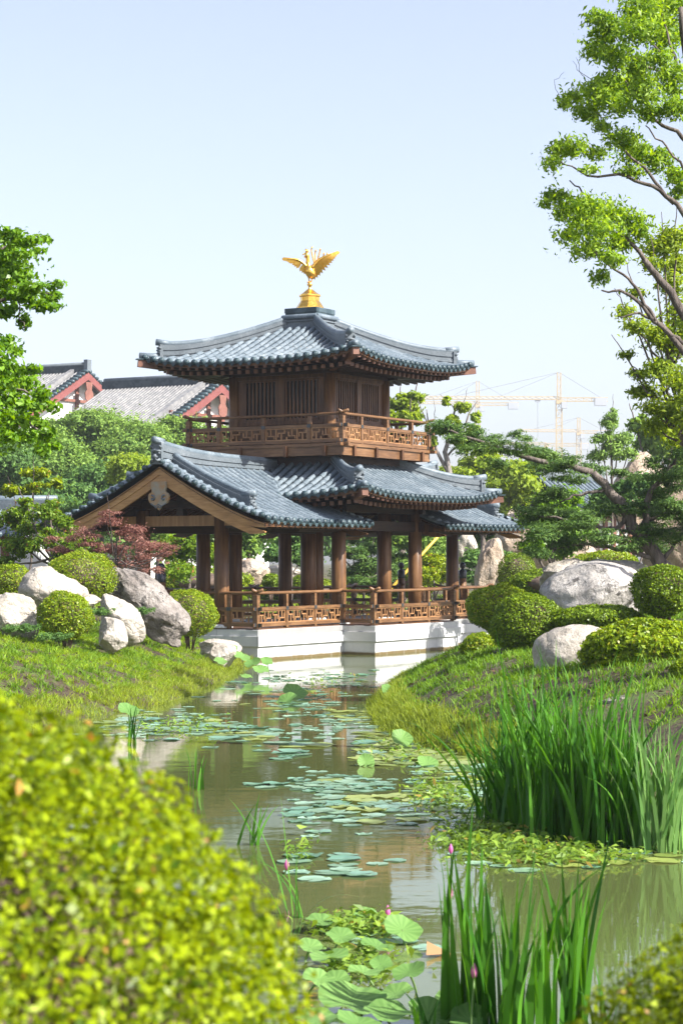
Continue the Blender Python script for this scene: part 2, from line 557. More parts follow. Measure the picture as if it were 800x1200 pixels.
# ---- roof helpers
def tile_run(mb, path, r=.072, flip=False):
    """row of overlapping barrel tiles following path (from eave to ridge)"""
    P = smooth_path(path, 6) if len(path) > 2 else [Vector(p) for p in path]
    ln = [0]
    for i in range(1, len(P)): ln.append(ln[-1] + (P[i] - P[i - 1]).length)
    L = ln[-1]
    if L < .08: return
    n = max(1, round(L / .3))

    def pt(s):
        s = min(max(s, 0), L)
        for i in range(1, len(P)):
            if ln[i] >= s:
                t = (s - ln[i - 1]) / max(ln[i] - ln[i - 1], 1e-9)
                return P[i - 1].lerp(P[i], t)
        return P[-1]
    for i in range(n):
        a = L * i / n; b = L * (i + 1) / n + .015
        k = 1 + random.uniform(-.03, .03)
        j = random.uniform(-.004, .004)
        o = Vector((j, j, 0))
        mb.tube([pt(a) + o, pt(b) + o], [r * 1.08 * k, r * .95 * k], 6, half=True)


def eave_cap(mb, p, out, r=.084):
    """round end tile facing out"""
    out = Vector(out).normalized()
    a = Vector(p) + Vector((0, 0, .012))
    mb.tube([a - out * .05, a + out * .035], [r, r], 12, True)
    mb.tube([a + out * .034, a + out * .046], [r * .62, r * .55], 10, True)


def drip(mb, p, out, lat, w):
    out = Vector(out).normalized(); lat = Vector(lat).normalized(); p = Vector(p)
    pts = [p + lat * (-w / 2) + Vector((0, 0, -.01)), p + lat * (w / 2) + Vector((0, 0, -.01)), p + lat * (w * .3) + Vector((0, 0, -.075)), p + Vector((0, 0, -.115)), p - lat * (w * .3) + Vector((0, 0, -.075))]
    f = [q + out * .02 for q in pts] + [q - out * .005 for q in pts]
    mb.add(f, [(0, 1, 2, 3, 4), (9, 8, 7, 6, 5)] + [(i, (i + 1) % 5, (i + 1) % 5 + 5, i + 5) for i in range(5)])


def ridge_sweep(mb, path, hs, w=.2, cap=.085):
    """stacked ridge wall of thin tile courses with a round capping along path; hs height at each point"""
    P = [Vector(p) for p in path]; n = len(P)
    prof = []
    for i in range(n):
        d = P[min(i + 1, n - 1)] - P[max(i - 1, 0)]; d.z = 0; d.normalize()
        r = Vector((d.y, -d.x, 0)); h = hs[i]
        row = []
        ks = 6
        lv = []
        for k in range(ks):
            z0 = -.08 + (h + .08) * k / ks; z1 = -.08 + (h + .08) * (k + 1) / ks
            ww = w / 2 * (1.0 if k % 2 == 0 else .76)
            lv += [(ww, z0), (ww, z1)]
        lv = [(w * .62, -.08)] + lv
        row = [P[i] + r * a + Vector((0, 0, z)) for a, z in lv] + [P[i] - r * a + Vector((0, 0, z)) for a, z in reversed(lv)]
        prof.append(row)
    mb.mat(M['ridge']).grid(prof)
    for e_ in (0, -1):
        mb.add(prof[e_], [tuple(range(len(prof[e_])))])
    mb.mat(M['tile'], True)
    mb.tube([P[i] + Vector((0, 0, hs[i] + .03)) for i in range(n)], cap, 10)


def beast(mb, p, out, h, w=.2):
    """end tile of a ridge: carved upright plaque with brow, snout, curls and a round cap"""
    out = Vector(out); out.z = 0; out.normalize(); r = Vector((out.y, -out.x, 0)); p = Vector(p); z = Vector((0, 0, 1))
    mb.mat(M['ridge'])
    mb.beam(p + out * .02 - z * .07, p + out * .02 + z * h, w * 1.35, .09, up=out)
    mb.mat(M['ridge'], True)
    mb.tube([p + out * .04 + z * h * .28, p + out * .17 + z * h * .24], [.075, .05], 8)      # snout
    mb.tube([p + out * .05 + z * h * .52 - r * w * .6, p + out * .12 + z * h * .58, p + out * .05 + z * h * .52 + r * w * .6], .035, 7)
    for s_ in (-1, 1):
        mb.tube([p + out * .05 + r * (s_ * w * .45) + z * h * .42, p + out * .12 + r * (s_ * w * .45) + z * h * .42], [.04, .02], 7)
        mb.tube([p + out * .06 + r * (s_ * w * .5) + z * h * .1, p + out * .14 + r * (s_ * w * .35) + z * h * .02, p + out * .18 + r * (s_ * w * .2) + z * h * .12], [.04, .035, .02], 7)
        mb.tube([p + out * .03 + r * (s_ * w * .55) + z * h * .7, p + out * .12 + r * (s_ * w * .6) + z * h * .82], [.045, .02], 7)
    mb.mat(M['tile'], True)
    mb.tube([p - out * .25 + z * (h + .03), p + out * .16 + z * (h + .07)], [.085, .095], 12)


SIDES = [((-1, 0), (0, -1)), ((0, -1), (1, 0)), ((1, 0), (0, 1)), ((0, 1), (-1, 0))]


def hip_roof(name, R, T, ze, H, lift, e=1.45, nt_=25, inner=1.7, soffit_in=.25, hipstop=.45, ridge_h=(.24, .42)):
    L = R - T

    def z(l, d):
        s = min(max(d / L, 0), 1)
        return ze + H * (.25 * s + .75 * s ** e) + lift * (min(abs(l) / R, 1.02)) ** 3.2 * (1 - s) ** 1.6

    def pt(k, l, d, dz=0):
        (nx, ny), (tx, ty) = SIDES[k]
        return Vector((nx * (R - d) + tx * l, ny * (R - d) + ty * l, z(l, d) + dz))
    roof = MB()
    sp = 2 * R / nt_
    for k in range(4):
        (nx, ny), (tx, ty) = SIDES[k]
        n3 = Vector((nx, ny, 0)); t3 = Vector((tx, ty, 0))
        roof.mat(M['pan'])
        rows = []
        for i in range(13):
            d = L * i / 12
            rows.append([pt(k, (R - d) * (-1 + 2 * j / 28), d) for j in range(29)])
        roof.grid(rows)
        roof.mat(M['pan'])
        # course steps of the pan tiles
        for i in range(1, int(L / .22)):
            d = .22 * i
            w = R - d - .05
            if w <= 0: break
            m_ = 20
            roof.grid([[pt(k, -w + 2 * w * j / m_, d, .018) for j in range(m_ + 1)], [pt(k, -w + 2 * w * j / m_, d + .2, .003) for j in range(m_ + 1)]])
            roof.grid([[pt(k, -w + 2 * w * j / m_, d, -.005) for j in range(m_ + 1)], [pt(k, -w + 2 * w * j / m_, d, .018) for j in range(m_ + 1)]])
        for i in range(nt_):
            l = -R + sp * (i + .5)
            dm = min(L, R - abs(l)) - .02
            if dm < .06: dm = .06
            roof.mat(M['tile'], True)
            mm = 7
            tile_run(roof, [pt(k, l, dm * j / mm, .012) for j in range(mm + 1)])
            roof.mat(M['cap'], True)
            eave_cap(roof, pt(k, l, 0, .012), n3)
        for i in range(nt_ - 1):
            l = -R + sp * (i + 1)
            roof.mat(M['cap'])
            drip(roof, pt(k, l, 0), n3, t3, sp * .62)
    ro = roof.build(name, PAV)
    # soffit, fascia, rafters
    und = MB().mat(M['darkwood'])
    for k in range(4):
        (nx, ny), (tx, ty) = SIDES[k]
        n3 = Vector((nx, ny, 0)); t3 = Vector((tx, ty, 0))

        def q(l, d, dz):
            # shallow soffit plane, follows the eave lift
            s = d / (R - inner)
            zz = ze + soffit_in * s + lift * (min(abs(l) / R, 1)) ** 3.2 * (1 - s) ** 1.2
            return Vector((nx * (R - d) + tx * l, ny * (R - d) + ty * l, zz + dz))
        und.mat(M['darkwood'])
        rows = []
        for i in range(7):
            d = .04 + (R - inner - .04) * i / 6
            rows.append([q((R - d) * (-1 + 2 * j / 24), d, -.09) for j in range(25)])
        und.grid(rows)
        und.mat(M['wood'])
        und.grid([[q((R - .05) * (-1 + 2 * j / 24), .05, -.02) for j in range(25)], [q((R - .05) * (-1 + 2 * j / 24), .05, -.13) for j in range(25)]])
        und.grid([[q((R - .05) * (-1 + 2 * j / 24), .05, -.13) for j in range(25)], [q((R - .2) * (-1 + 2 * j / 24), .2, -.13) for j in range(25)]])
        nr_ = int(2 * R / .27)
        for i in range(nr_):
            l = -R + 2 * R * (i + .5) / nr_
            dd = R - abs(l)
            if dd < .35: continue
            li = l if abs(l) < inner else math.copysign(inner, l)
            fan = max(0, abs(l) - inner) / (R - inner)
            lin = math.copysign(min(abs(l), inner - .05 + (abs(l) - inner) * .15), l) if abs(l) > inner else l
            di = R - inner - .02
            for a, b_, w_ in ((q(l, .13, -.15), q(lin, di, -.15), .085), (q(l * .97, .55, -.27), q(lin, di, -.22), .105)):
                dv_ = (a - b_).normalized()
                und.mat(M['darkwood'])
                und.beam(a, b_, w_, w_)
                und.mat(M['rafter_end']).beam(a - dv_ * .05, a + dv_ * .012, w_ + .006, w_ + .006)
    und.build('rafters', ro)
    # hip beams with squared ends, hip ridges with end tiles
    for sx, sy in ((-1, -1), (1, -1), (1, 1), (-1, 1)):
        o = Vector((sx, sy, 0)).normalized()
        hb = MB().mat(M['rafter_end'])
        zc = ze + lift
        a = Vector((sx * (R + .06), sy * (R + .06), zc - .17)); b_ = Vector((sx * inner, sy * inner, ze + soffit_in - .2))
        hb.beam(b_, b_.lerp(a, .55) + Vector((0, 0, -.05)), .17, .22)
        hb.beam(b_.lerp(a, .5) + Vector((0, 0, -.045)), a, .165, .2)
        hb.mat(M['cap']).beam(a + Vector((0, 0, .115)) - o * .22, a + Vector((0, 0, .115)) + o * .05, .24, .03)
        hb.build('hip_beam', ro)
        hr = MB()
        # lowest round tile row pointing out on the very corner
        hr.mat(M['tile'], True)
        hr.tube([Vector((sx * (R - .5), sy * (R - .5), z(R - .5, .5) + .06)), Vector((sx * (R + .03), sy * (R + .03), z(R, 0) + .05))], .085, 12)
        pts = []; hs = []
        n = 22
        for i in range(n + 1):
            d = hipstop + (L - hipstop) * i / n
            pts.append(Vector((sx * (R - d), sy * (R - d), z(R - d, d))))
            u = 1 - i / n
            hs.append(ridge_h[0] + (ridge_h[1] - ridge_h[0]) * u ** 2.2)
        ridge_sweep(hr, pts, hs)
        beast(hr, pts[0], o, hs[0])
        hr.build('hip_ridge', ro)
    return ro, z


up_roof, zu = hip_roof('upper_roof', 3.5, .5, 8.08, 1.22, .28, 1.35, 25, 1.72, .1, .42, (.24, .40))
mid_roof, zm = hip_roof('middle_roof', 4.1, 1.8, 4.30, 1.02, .26, 1.3, 29, 2.3, .1, .42, (.22, .40))

# ---- block on the top of the upper roof
mb = MB().mat(M['ridge'])
for h_, z0, z1 in ((.60, 9.2, 9.33), (.56, 9.331, 9.46), (.60, 9.461, 9.50), (.55, 9.501, 9.58)):
    mb.box(-h_, h_, -h_, h_, z0, z1)
mb.mat(M['tile'], True)
for a_, b_ in (((-1, -1), (1, -1)), ((1, -1), (1, 1)), ((1, 1), (-1, 1)), ((-1, 1), (-1, -1))):
    mb.tube([(a_[0] * .57, a_[1] * .57, 9.60), (b_[0] * .57, b_[1] * .57, 9.60)], .07, 10)
mb.mat(M['cap']).box(-.52, .52, -.52, .52, 9.62, 9.72)
mb.box(-.535, .535, -.535, .535, 9.721, 9.86)
mb.box(-.52, -.0, -.54, -.50, 9.74, 9.85)
mb.build('ridge_block', up_roof, .006)

# ---- wing roofs (one on each side of the tower)
PE, QE, ZEW, HW = 7.73, 3.30, 3.56, 1.52


def zw(p, q):
    s = max(0, 1 - abs(q) / QE)
    u = max(0, (abs(p) - 5.2) / (PE - 5.2))
    return ZEW + HW * (.28 * s + .72 * s ** 1.4) + .07 * u ** 2


for S in (-1, 1):
    name = 'wing_roof'
    rf = MB()
    pin, pout = 2.17, PE
    for sq in (-1, 1):
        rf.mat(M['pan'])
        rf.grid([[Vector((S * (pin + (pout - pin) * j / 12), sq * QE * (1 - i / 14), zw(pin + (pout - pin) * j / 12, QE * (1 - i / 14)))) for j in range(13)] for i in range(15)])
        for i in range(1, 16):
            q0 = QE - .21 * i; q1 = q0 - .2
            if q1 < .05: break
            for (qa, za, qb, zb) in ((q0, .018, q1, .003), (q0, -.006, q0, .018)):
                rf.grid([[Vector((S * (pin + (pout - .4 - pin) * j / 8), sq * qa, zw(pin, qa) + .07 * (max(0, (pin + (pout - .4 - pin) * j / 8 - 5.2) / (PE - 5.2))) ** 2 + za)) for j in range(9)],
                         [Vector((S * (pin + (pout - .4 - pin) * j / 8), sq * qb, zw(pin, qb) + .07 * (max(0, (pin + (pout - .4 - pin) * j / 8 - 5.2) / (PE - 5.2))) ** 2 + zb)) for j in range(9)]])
        n = 18
        for i in range(n):
            p = pin + .1 + (pout - .12 - pin - .1) * i / (n - 1)
            rf.mat(M['tile'], True)
            last = i == n - 1
            tile_run(rf, [Vector((S * p, sq * (QE - (QE - .06) * j / 9), zw(p, QE - (QE - .06) * j / 9) + .012)) for j in range(10)], .078)
            rf.mat(M['cap'], True)
            eave_cap(rf, (S * p, sq * QE, zw(p, QE) + .012), (0, sq, 0))
            if i < n - 1:
                rf.mat(M['cap']); sp = (pout - .2 - pin) / (n - 1)
                drip(rf, (S * (p + sp / 2), sq * QE, zw(p, QE)), (0, sq, 0), (1, 0, 0), sp * .62)
        # verge tiles: short barrels pointing out over each end, at the gable and at the tower
        for (pe, od) in ((pout, 1), (pin, -1)):
            m_ = 13
            for i in range(m_):
                q = QE * (i + .55) / m_
                zz = zw(pe, q) + .055
                rf.mat(M['tile'], True)
                rf.tube([(S * (pe - od * .02), sq * q, zz), (S * (pe - od * .30), sq * q, zz + .03)], .07, 8, half=True)
                rf.mat(M['cap'], True)
                if od == 1: eave_cap(rf, (S * pe, sq * q, zz), (S * od, 0, 0), .074)
    ro = rf.build(name, PAV)
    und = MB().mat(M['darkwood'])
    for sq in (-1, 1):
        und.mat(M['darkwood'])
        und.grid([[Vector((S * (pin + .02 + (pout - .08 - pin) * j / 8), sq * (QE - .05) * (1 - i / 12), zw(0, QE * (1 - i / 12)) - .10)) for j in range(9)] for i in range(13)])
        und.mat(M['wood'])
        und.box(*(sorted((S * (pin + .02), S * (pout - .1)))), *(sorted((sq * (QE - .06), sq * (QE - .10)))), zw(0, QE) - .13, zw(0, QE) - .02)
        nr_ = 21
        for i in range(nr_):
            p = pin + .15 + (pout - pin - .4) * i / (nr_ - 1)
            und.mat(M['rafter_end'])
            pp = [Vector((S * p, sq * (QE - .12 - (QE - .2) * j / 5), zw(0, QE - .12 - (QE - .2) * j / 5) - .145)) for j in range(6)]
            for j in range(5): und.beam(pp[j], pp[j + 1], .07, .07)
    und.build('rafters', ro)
    # main ridge
    mr = MB()
    pts = []; hs = []
    n = 20
    for i in range(n + 1):
        p = pout - .02 - (pout - 1.7) * i / n
        u = 1 - i / n
        pts.append(Vector((S * p, 0, zw(p, 0)))); hs.append(.27 + .2 * u ** 3)
    ridge_sweep(mr, pts, hs, .24, .09)
    beast(mr, pts[0], (S, 0, 0), hs[0] + .02, .24)
    mr.build('ridge', ro)
    # descending ridges parallel to the gable
    for sq in (-1, 1):
        dr = MB(); pts = []; hs = []
        n = 16
        for i in range(n + 1):
            q = 2.45 - (2.45 - .12) * i / n
            p = pout - .62
            pts.append(Vector((S * p, sq * q, zw(p, q) + .02))); hs.append(.24 + .10 * (1 - i / n) ** 2)
        ridge_sweep(dr, pts, hs, .19, .075)
        beast(dr, pts[0], (0, sq, 0), hs[0], .18)
        dr.build('descending_ridge', ro)
    # bargeboards at both ends, pendant, gable truss
    for pe, od, w_ in ((pout, 1, 1), (pin, -1, .7)):
        for sq in (-1, 1):
            bb = MB().mat(M['barge'] if od == 1 else M['wood'])
            n = 14
            for (dz0, dz1, p0, p1) in ((-.07, -.27, .10, .19), (-.271, -.47, .125, .19)):
                top = []; bot = []
                for i in range(n + 1):
                    q = (QE - .10) * i / n
                    k = min(1, (QE - q) / .5)
                    top.append((q, zw(0, q) + dz0 + .05 * (i > n * .7) * 0)); bot.append((q, zw(0, q) + dz1 * (.55 + .45 * k)))
                P0 = S * (pe - od * p0); P1_ = S * (pe - od * p1)
                rows = [[Vector((P0, sq * a, b_)) for a, b_ in top], [Vector((P0, sq * a, b_)) for a, b_ in bot], [Vector((P1_, sq * a, b_)) for a, b_ in bot], [Vector((P1_, sq * a, b_)) for a, b_ in top], [Vector((P0, sq * a, b_)) for a, b_ in top]]
                bb.grid(rows)
                e_ = [r_[-1] for r_ in rows[:4]]; bb.add(e_, [(0, 1, 2, 3)])
            bb.build('bargeboard', ro)
    pd = MB()
    pd.mat(M['pendant'])
    pp = S * (pout - .05)
    zt = zw(0, 0) - .50
    prof = [(.24, .05), (.245, -.1), (.22, -.19), (.235, -.25), (.29, -.26), (.335, -.33), (.335, -.44), (.28, -.53), (.2, -.575), (.12, -.60), (.06, -.66), (0, -.73)]
    poly = [(a * .95, zt + b_ * .95) for a, b_ in prof] + [(-a * .95, zt + b_ * .95) for a, b_ in reversed(prof[:-1])]
    k = len(poly)
    pd.add([(pp, y_, z_) for y_, z_ in poly] + [(pp - S * .06, y_, z_) for y_, z_ in poly], [tuple(range(k)), tuple(range(2 * k - 1, k - 1, -1))] + [(i, (i + 1) % k, (i + 1) % k + k, i + k) for i in range(k)])
    pd.mat(M['ridge'], True)
    for s_ in (-1, 1):   # scroll relief
        sc = [(pp + S * .012, s_ * (.175 + .085 * (1 - t / 9) * math.cos(1.2 + t * .75)), zt - .385 + .085 * (1 - t / 9) * math.sin(1.2 + t * .75)) for t in range(9)]
        pd.tube(sc, [.027] * 7 + [.02, .014], 6)
        pd.tube([(pp + S * .01, s_ * .24, zt - .52), (pp + S * .012, s_ * .10, zt - .60), (pp + S * .01, 0, zt - .54)], .016, 6)
        pd.tube([(pp + S * .01, s_ * .16, zt - .56), (pp + S * .012, s_ * .06, zt - .64), (pp + S * .01, 0, zt - .60)], .014, 6)
    pd.build('gable_pendant', ro)
    tr = MB().mat(M['darkwood'])
    for p in (6.60,):
        tr.mat(M['fret']).beam((S * p, -2.35, 3.62), (S * p, 2.35, 3.62), .22, .27)
        tr.mat(M['darkwood'])
        tr.beam((S * p, -1.5, 4.05), (S * p, 1.5, 4.05), .2, .2)
        tr.beam((S * p, 0, 3.7), (S * p, 0, 4.9), .2, .2, up=(1, 0, 0))
        for s_ in (-1, 1):
            tr.beam((S * p, s_ * .85, 3.7), (S * p, s_ * .85, 4.2), .16, .16, up=(1, 0, 0))
            tr.beam((S * p, s_ * 2.3, 3.5), (S * p, s_ * .1, 4.55), .12, .18)
            tr.beam((S * p, s_ * 2.7, 3.42), (S * p, s_ * 1.1, 3.50), .16, .12)
    for s_ in (-1, 1):     # purlins along the wing
        for q, dz in ((2.75, -.22), (1.3, -.25), (.02, -.28)):
            tr.beam((S * (pin + .1), s_ * q, zw(0, q) + dz), (S * (pout - .22), s_ * q, zw(0, q) + dz), .16, .2)
        tr.beam((S * 1.9, s_ * 1.24, 3.45), (S * 6.6, s_ * 1.24, 3.45), .18, .26)
        tr.beam((S * 2.24, s_ * 2.24, 3.42), (S * 5.2, s_ * 2.7, 3.42), .12, .16)
    tr.build('gable_truss', ro)

# ---- ground storey beams
mb = MB().mat(M['darkwood'])
for c_, zt in ((CO, 4.06), (CO, 3.55), (CI, 4.5)):
    for s_ in (-1, 1):
        mb.beam((-c_ - .3, s_ * c_, zt), (c_ + .3, s_ * c_, zt), .2, .28)
        mb.beam((s_ * c_, -c_ - .3, zt - .003), (s_ * c_, c_ + .3, zt - .003), .2, .28)
mb.mat(M['wood'])
for s_ in (-1, 1):
    for t_ in (-1.4, 0, 1.4):
        for v in ((s_ * CO, t_), (t_, s_ * CO)):
            mb.box(v[0] - .16, v[0] + .16, v[1] - .16, v[1] + .16, 4.21, 4.30)
mb.build('beam_frame', PAV)

# ---- balcony and upper storey
B = 2.553
bal = MB().mat(M['rail'])
z0, z1 = 5.468, 5.80
bal.mat(M['darkwood']).box(-B + .06, B - .06, -B + .06, B - .06, z0 + .03, z1)
for s_ in (-1, 1):
    bal.mat(M['rail'])
    bal.beam((-B, s_ * (B - .03), z0 + .13), (B, s_ * (B - .03), z0 + .13), .09, .26)
    bal.beam((s_ * (B - .031), -B, z0 + .13), (s_ * (B - .031), B, z0 + .13), .09, .258)
    bal.beam((-B - .22, s_ * (B + .0), z1 - .04), (B + .22, s_ * (B + .0), z1 - .04), .12, .09)
    bal.beam((s_ * (B + .002), -B - .22, z1 - .043), (s_ * (B + .002), B + .22, z1 - .043), .12, .09)
    for t_ in (-2.0, -.75, .75, 2.0):
        bal.mat(M['wood'])
        bal.beam((t_, s_ * (B - .4), z0 + .13), (t_, s_ * (B + .10), z0 + .13), .11, .30)
        bal.beam((s_ * (B - .4), t_, z0 + .13), (s_ * (B + .10), t_, z0 + .13), .11, .30)
bal.mat(M['darkwood']).box(-1.95, 1.95, -1.95, 1.95, 5.1, z0 + .02)
balo = bal.build('balcony', PAV, .006)


def fret_bars(w, h):
    """T and hook meander bars inside a w x h panel, as rectangles (x0,x1,z0,z1)"""
    t = .030
    out = [(0, w, 0, t), (0, w, h - t, h), (0, t, t, h - t), (w - t, w, t, h - t)]
    n = max(2, round(w / .33)); u = w / n
    for i in range(n):
        x = u * i
        fl = i % 2 == 0
        a, b_ = (0, h * .62) if fl else (h * .38, h)
        cx = x + u * .5
        out.append((cx - t / 2, cx + t / 2, max(t, a), min(h - t, b_)))
        zz = h * .62 if fl else h * .38
        out.append((cx - u * .36, cx + u * .36, zz - t / 2, zz + t / 2))
        e1 = cx + u * .36
        if fl: out.append((e1 - t, e1, h * .3, zz))
        else: out.append((e1 - t, e1, zz, h * .72))
        e0 = cx - u * .36
        if fl: out.append((e0, e0 + t, zz, h * .85))
        else: out.append((e0, e0 + t, h * .15, zz))
        if i: out.append((x - t / 2, x + t / 2, t, h * .3 if fl else h - t))
    return out


def railing(par, corners, zbase, zsill, zmid, ztop, bays, closed=True, s=1.0, sill=True, cross_end=True):
    """corners: list of (a, b, bays) segments, each drawn between corner points"""
    for (a, b_, fr) in bays:
        a = Vector((*a, 0)); b_ = Vector((*b_, 0)); d = b_ - a; L = d.length; d.normalize(); Z = Vector((0, 0, 1))
        r = Vector((d.y, -d.x, 0))
        rl = MB().mat(M['rail'])
        ex = .2 if cross_end else .02
        rl.mat(M['rail'], True)
        n = 14
        pts = []
        for i in range(n + 1):
            t = -ex + (L + 2 * ex) * i / n
            e_ = max(0, (abs(t - L / 2) - (L / 2 - .22)) / (ex + .22))
            pts.append(a + d * t + Z * (ztop + .085 * e_ ** 2))
        rl.tube(pts, .042 * s, 9)
        rl.mat(M['rail'])
        rl.beam(a - d * ex + Z * zmid, b_ + d * ex + Z * (zmid + .001), .085, .08)
        if sill: rl.beam(a - d * ex + Z * zsill, b_ + d * ex + Z * (zsill + .001), .09, .085)
        rl.mat(M['iron'])
        for zz in ((zmid, zsill) if sill else (zmid,)):
            for e0, e1 in ((-.16, -.02), (.02, .14)):
                rl.beam(a + d * e0 + Z * zz, a + d * e1 + Z * zz, .095, .09); rl.beam(b_ - d * e0 + Z * zz, b_ - d * e1 + Z * zz, .095, .09)
        rl.build('handrail', par)
        t = 0; cuts = [0]
        for f in fr: t += f; cuts.append(t)
        cuts = [c_ / cuts[-1] * L for c_ in cuts]
        for i in range(len(cuts) - 1):
            x0 = cuts[i] + .055; x1 = cuts[i + 1] - .055
            zb = zsill + .04 if sill else zsill
            bars = fret_bars(x1 - x0, zmid - .04 - zb)
            fm = MB().mat(M['fret'])
            for (u0, u1, w0, w1) in bars:
                fm.beam(a + d * (x0 + u0) + Z * (zb + (w0 + w1) / 2), a + d * (x0 + u1) + Z * (zb + (w0 + w1) / 2), .035, w1 - w0)
            fm.build('fret_panel', par)
            if 0 < i:
                pm = MB().mat(M['rail'])
                c_ = a + d * cuts[i]
                pm.beam(c_ + Z * zbase, c_ + Z * (ztop - .04), .10, .10, up=d)
                pm.mat(M['iron']).beam(c_ - d * .06 + Z * zmid, c_ + d * .06 + Z * zmid, .115, .095)
                pm.build('rail_post', par, .006)


def corner_posts(par, pts, zbase, ztop, zmid, w=.14):
    for (x, y) in pts:
        pm = MB().mat(M['rail'])
        pm.beam((x, y, zbase), (x, y, ztop - .05), w, w, up=(1, 0, 0))
        pm.mat(M['wood'], True).lathe([(.05, 0), (.06, .02), (.035, .05)], (x, y, ztop - .05), 10)
        pm.build('corner_post', par, .008)


fr = (1.05, 1.5, 1.5, 1.05)
Bp = B - .03
bays = [((-Bp, -Bp), (-Bp, Bp), fr), ((-Bp, -Bp), (Bp, -Bp), fr), ((Bp, -Bp), (Bp, Bp), fr), ((-Bp, Bp), (Bp, Bp), fr)]
brl = empty('balcony_railing', (0, 0, 0)); brl.parent = PAV
railing(brl, None, 5.81, 5.87, 6.295, 6.61, bays)
corner_posts(brl, [(-Bp, -Bp), (Bp, -Bp), (Bp, Bp), (-Bp, Bp)], 5.81, 6.61, 6.3)

S1 = CI
core = MB().mat(M['glass']); core.box(-S1 + .12, S1 - .12, -S1 + .12, S1 - .12, 5.7, 7.9)  # solid box, the room's darkness put into its teal glass colour
core.build('dark_interior_glazing', PAV)
for k in range(4):
    (nx, ny), (tx, ty) = SIDES[k]
    nn = Vector((nx, ny, 0)); tt = Vector((tx, ty, 0)); Z = Vector((0, 0, 1))

    def W(t, z, o=0): return nn * (S1 + o) + tt * t + Z * z
    wl = MB().mat(M['wood'])
    for (t0, t1, z0, z1, o, th) in ((-S1, S1, 5.80, 6.42, 0, .07), (-S1, S1, 7.72, 7.95, .01, .14), (-S1, S1, 6.42, 6.52, .02, .12), (-.14, .14, 6.52, 7.72, .02, .1),
                                    (-S1 + .1, -1.22, 6.52, 7.72, 0, .06), (1.22, S1 - .1, 6.52, 7.72, 0, .06), (-S1, S1, 5.80, 5.95, .03, .1)):
        wl.beam(W(t0, (z0 + z1) / 2, o), W(t1, (z0 + z1) / 2, o), th, z1 - z0)
    wl.mat(M['rail'])
    for t0 in (-1.25, 0, 1.25): wl.beam(W(t0 - .5 if t0 else -.55, 6.18, .045), W(t0 + .5 if t0 else .55, 6.18, .045), .02, .28)
    wl.build('wall_panel', PAV, .004)
    for side in (-1, 1):
        sl = MB().mat(M['wood'])
        c_ = side * .68
        for i in range(9):
            t = c_ + (i - 4) * .128
            sl.beam(W(t, 6.52, .01), W(t, 7.72, .01), .055, .055, up=nn)
        sl.beam(W(c_ - .56, 6.56, .012), W(c_ + .56, 6.56, .012), .07, .07)
        sl.beam(W(c_ - .56, 7.69, .012), W(c_ + .56, 7.69, .012), .07, .07)
        sl.build('slatted_window', PAV)
for sx in (-1, 1):
    for sy in (-1, 1):
        column(sx * S1, sy * S1, 5.78, 8.0, .17, False)
# brackets under the upper roof
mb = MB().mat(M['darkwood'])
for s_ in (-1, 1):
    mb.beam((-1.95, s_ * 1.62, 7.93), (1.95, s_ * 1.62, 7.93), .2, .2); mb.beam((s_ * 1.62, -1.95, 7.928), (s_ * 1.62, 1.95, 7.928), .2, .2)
    for t_ in (-1.58, -.5, .5, 1.58):
        for (vx, vy) in ((s_, 0), (0, s_)):
            px, py = (vx * 1.62 or t_, vy * 1.62 or t_)
            mb.box(px - .09, px + .09, py - .09, py + .09, 7.83, 7.99)
            mb.beam((px, py, 7.97), (px + vx * .55, py + vy * .55, 8.03), .12, .10)
            tx_, ty_ = vy, vx
            mb.beam((px - tx_ * .3 + vx * .2, py - ty_ * .3 + vy * .2, 7.95), (px + tx_ * .3 + vx * .2, py + ty_ * .3 + vy * .2, 7.95), .09, .08)
mb.mat(M['cap']).box(-1.9, 1.9, -1.9, 1.9, 8.1, 8.18)
mb.build('roof_brackets', PAV)

# ---- deck railing round the plinth
dr = empty('deck_railing', (0, 0, 0)); dr.parent = PAV
i_ = .14
q1, qw, p1, p2 = Q1 - i_, QW - i_, P1 - i_, P2 - i_
f3 = (1, 1, 1)
segs = [((-p2, -qw), (-p1, -qw), f3), ((-p1, -qw), (-p1, -q1), (1,)), ((-p1, -q1), (p1, -q1), f3), ((p1, -q1), (p1, -qw), (1,)), ((p1, -qw), (p2, -qw), f3),
        ((-p2, qw), (-p1, qw), f3), ((-p1, qw), (-p1, q1), (1,)), ((-p1, q1), (p1, q1), f3), ((p1, q1), (p1, qw), (1,)), ((p1, qw), (p2, qw), f3),
        ((-p2, -qw), (-p2, -.75), (1, 1)), ((-p2, qw), (-p2, .75), (1, 1)), ((p2, -qw), (p2, -.75), (1, 1)), ((p2, qw), (p2, .75), (1, 1))]
railing(dr, None, ZD + .03, ZD + .12, 1.325, 1.735, segs)
corner_posts(dr, [(sx * x, sy * y) for sx in (-1, 1) for sy in (-1, 1) for x, y in ((p2, qw), (p1, qw), (p1, q1))], ZD + .03, 1.735, 1.325)
# turned newel posts with black finials
for (x, y, zb) in ((-7.15, .28, .5), (7.2, -1.3, .5), (7.2, .9, .5)):
    nw = MB().mat(M['rail'], True).lathe([(.115, 0), (.115, 1.22 + .79 - zb)], (x, y, zb), 14)
    zt = ZD + 1.22
    nw.mat(M['finial'], True).lathe([(.12, 0), (.125, .03), (.125, .22), (.10, .25), (.055, .28), (.05, .31), (.085, .34), (.1, .40), (.085, .46), (.04, .5)], (x, y, zt), 16)
    nw.build('newel_post', dr)

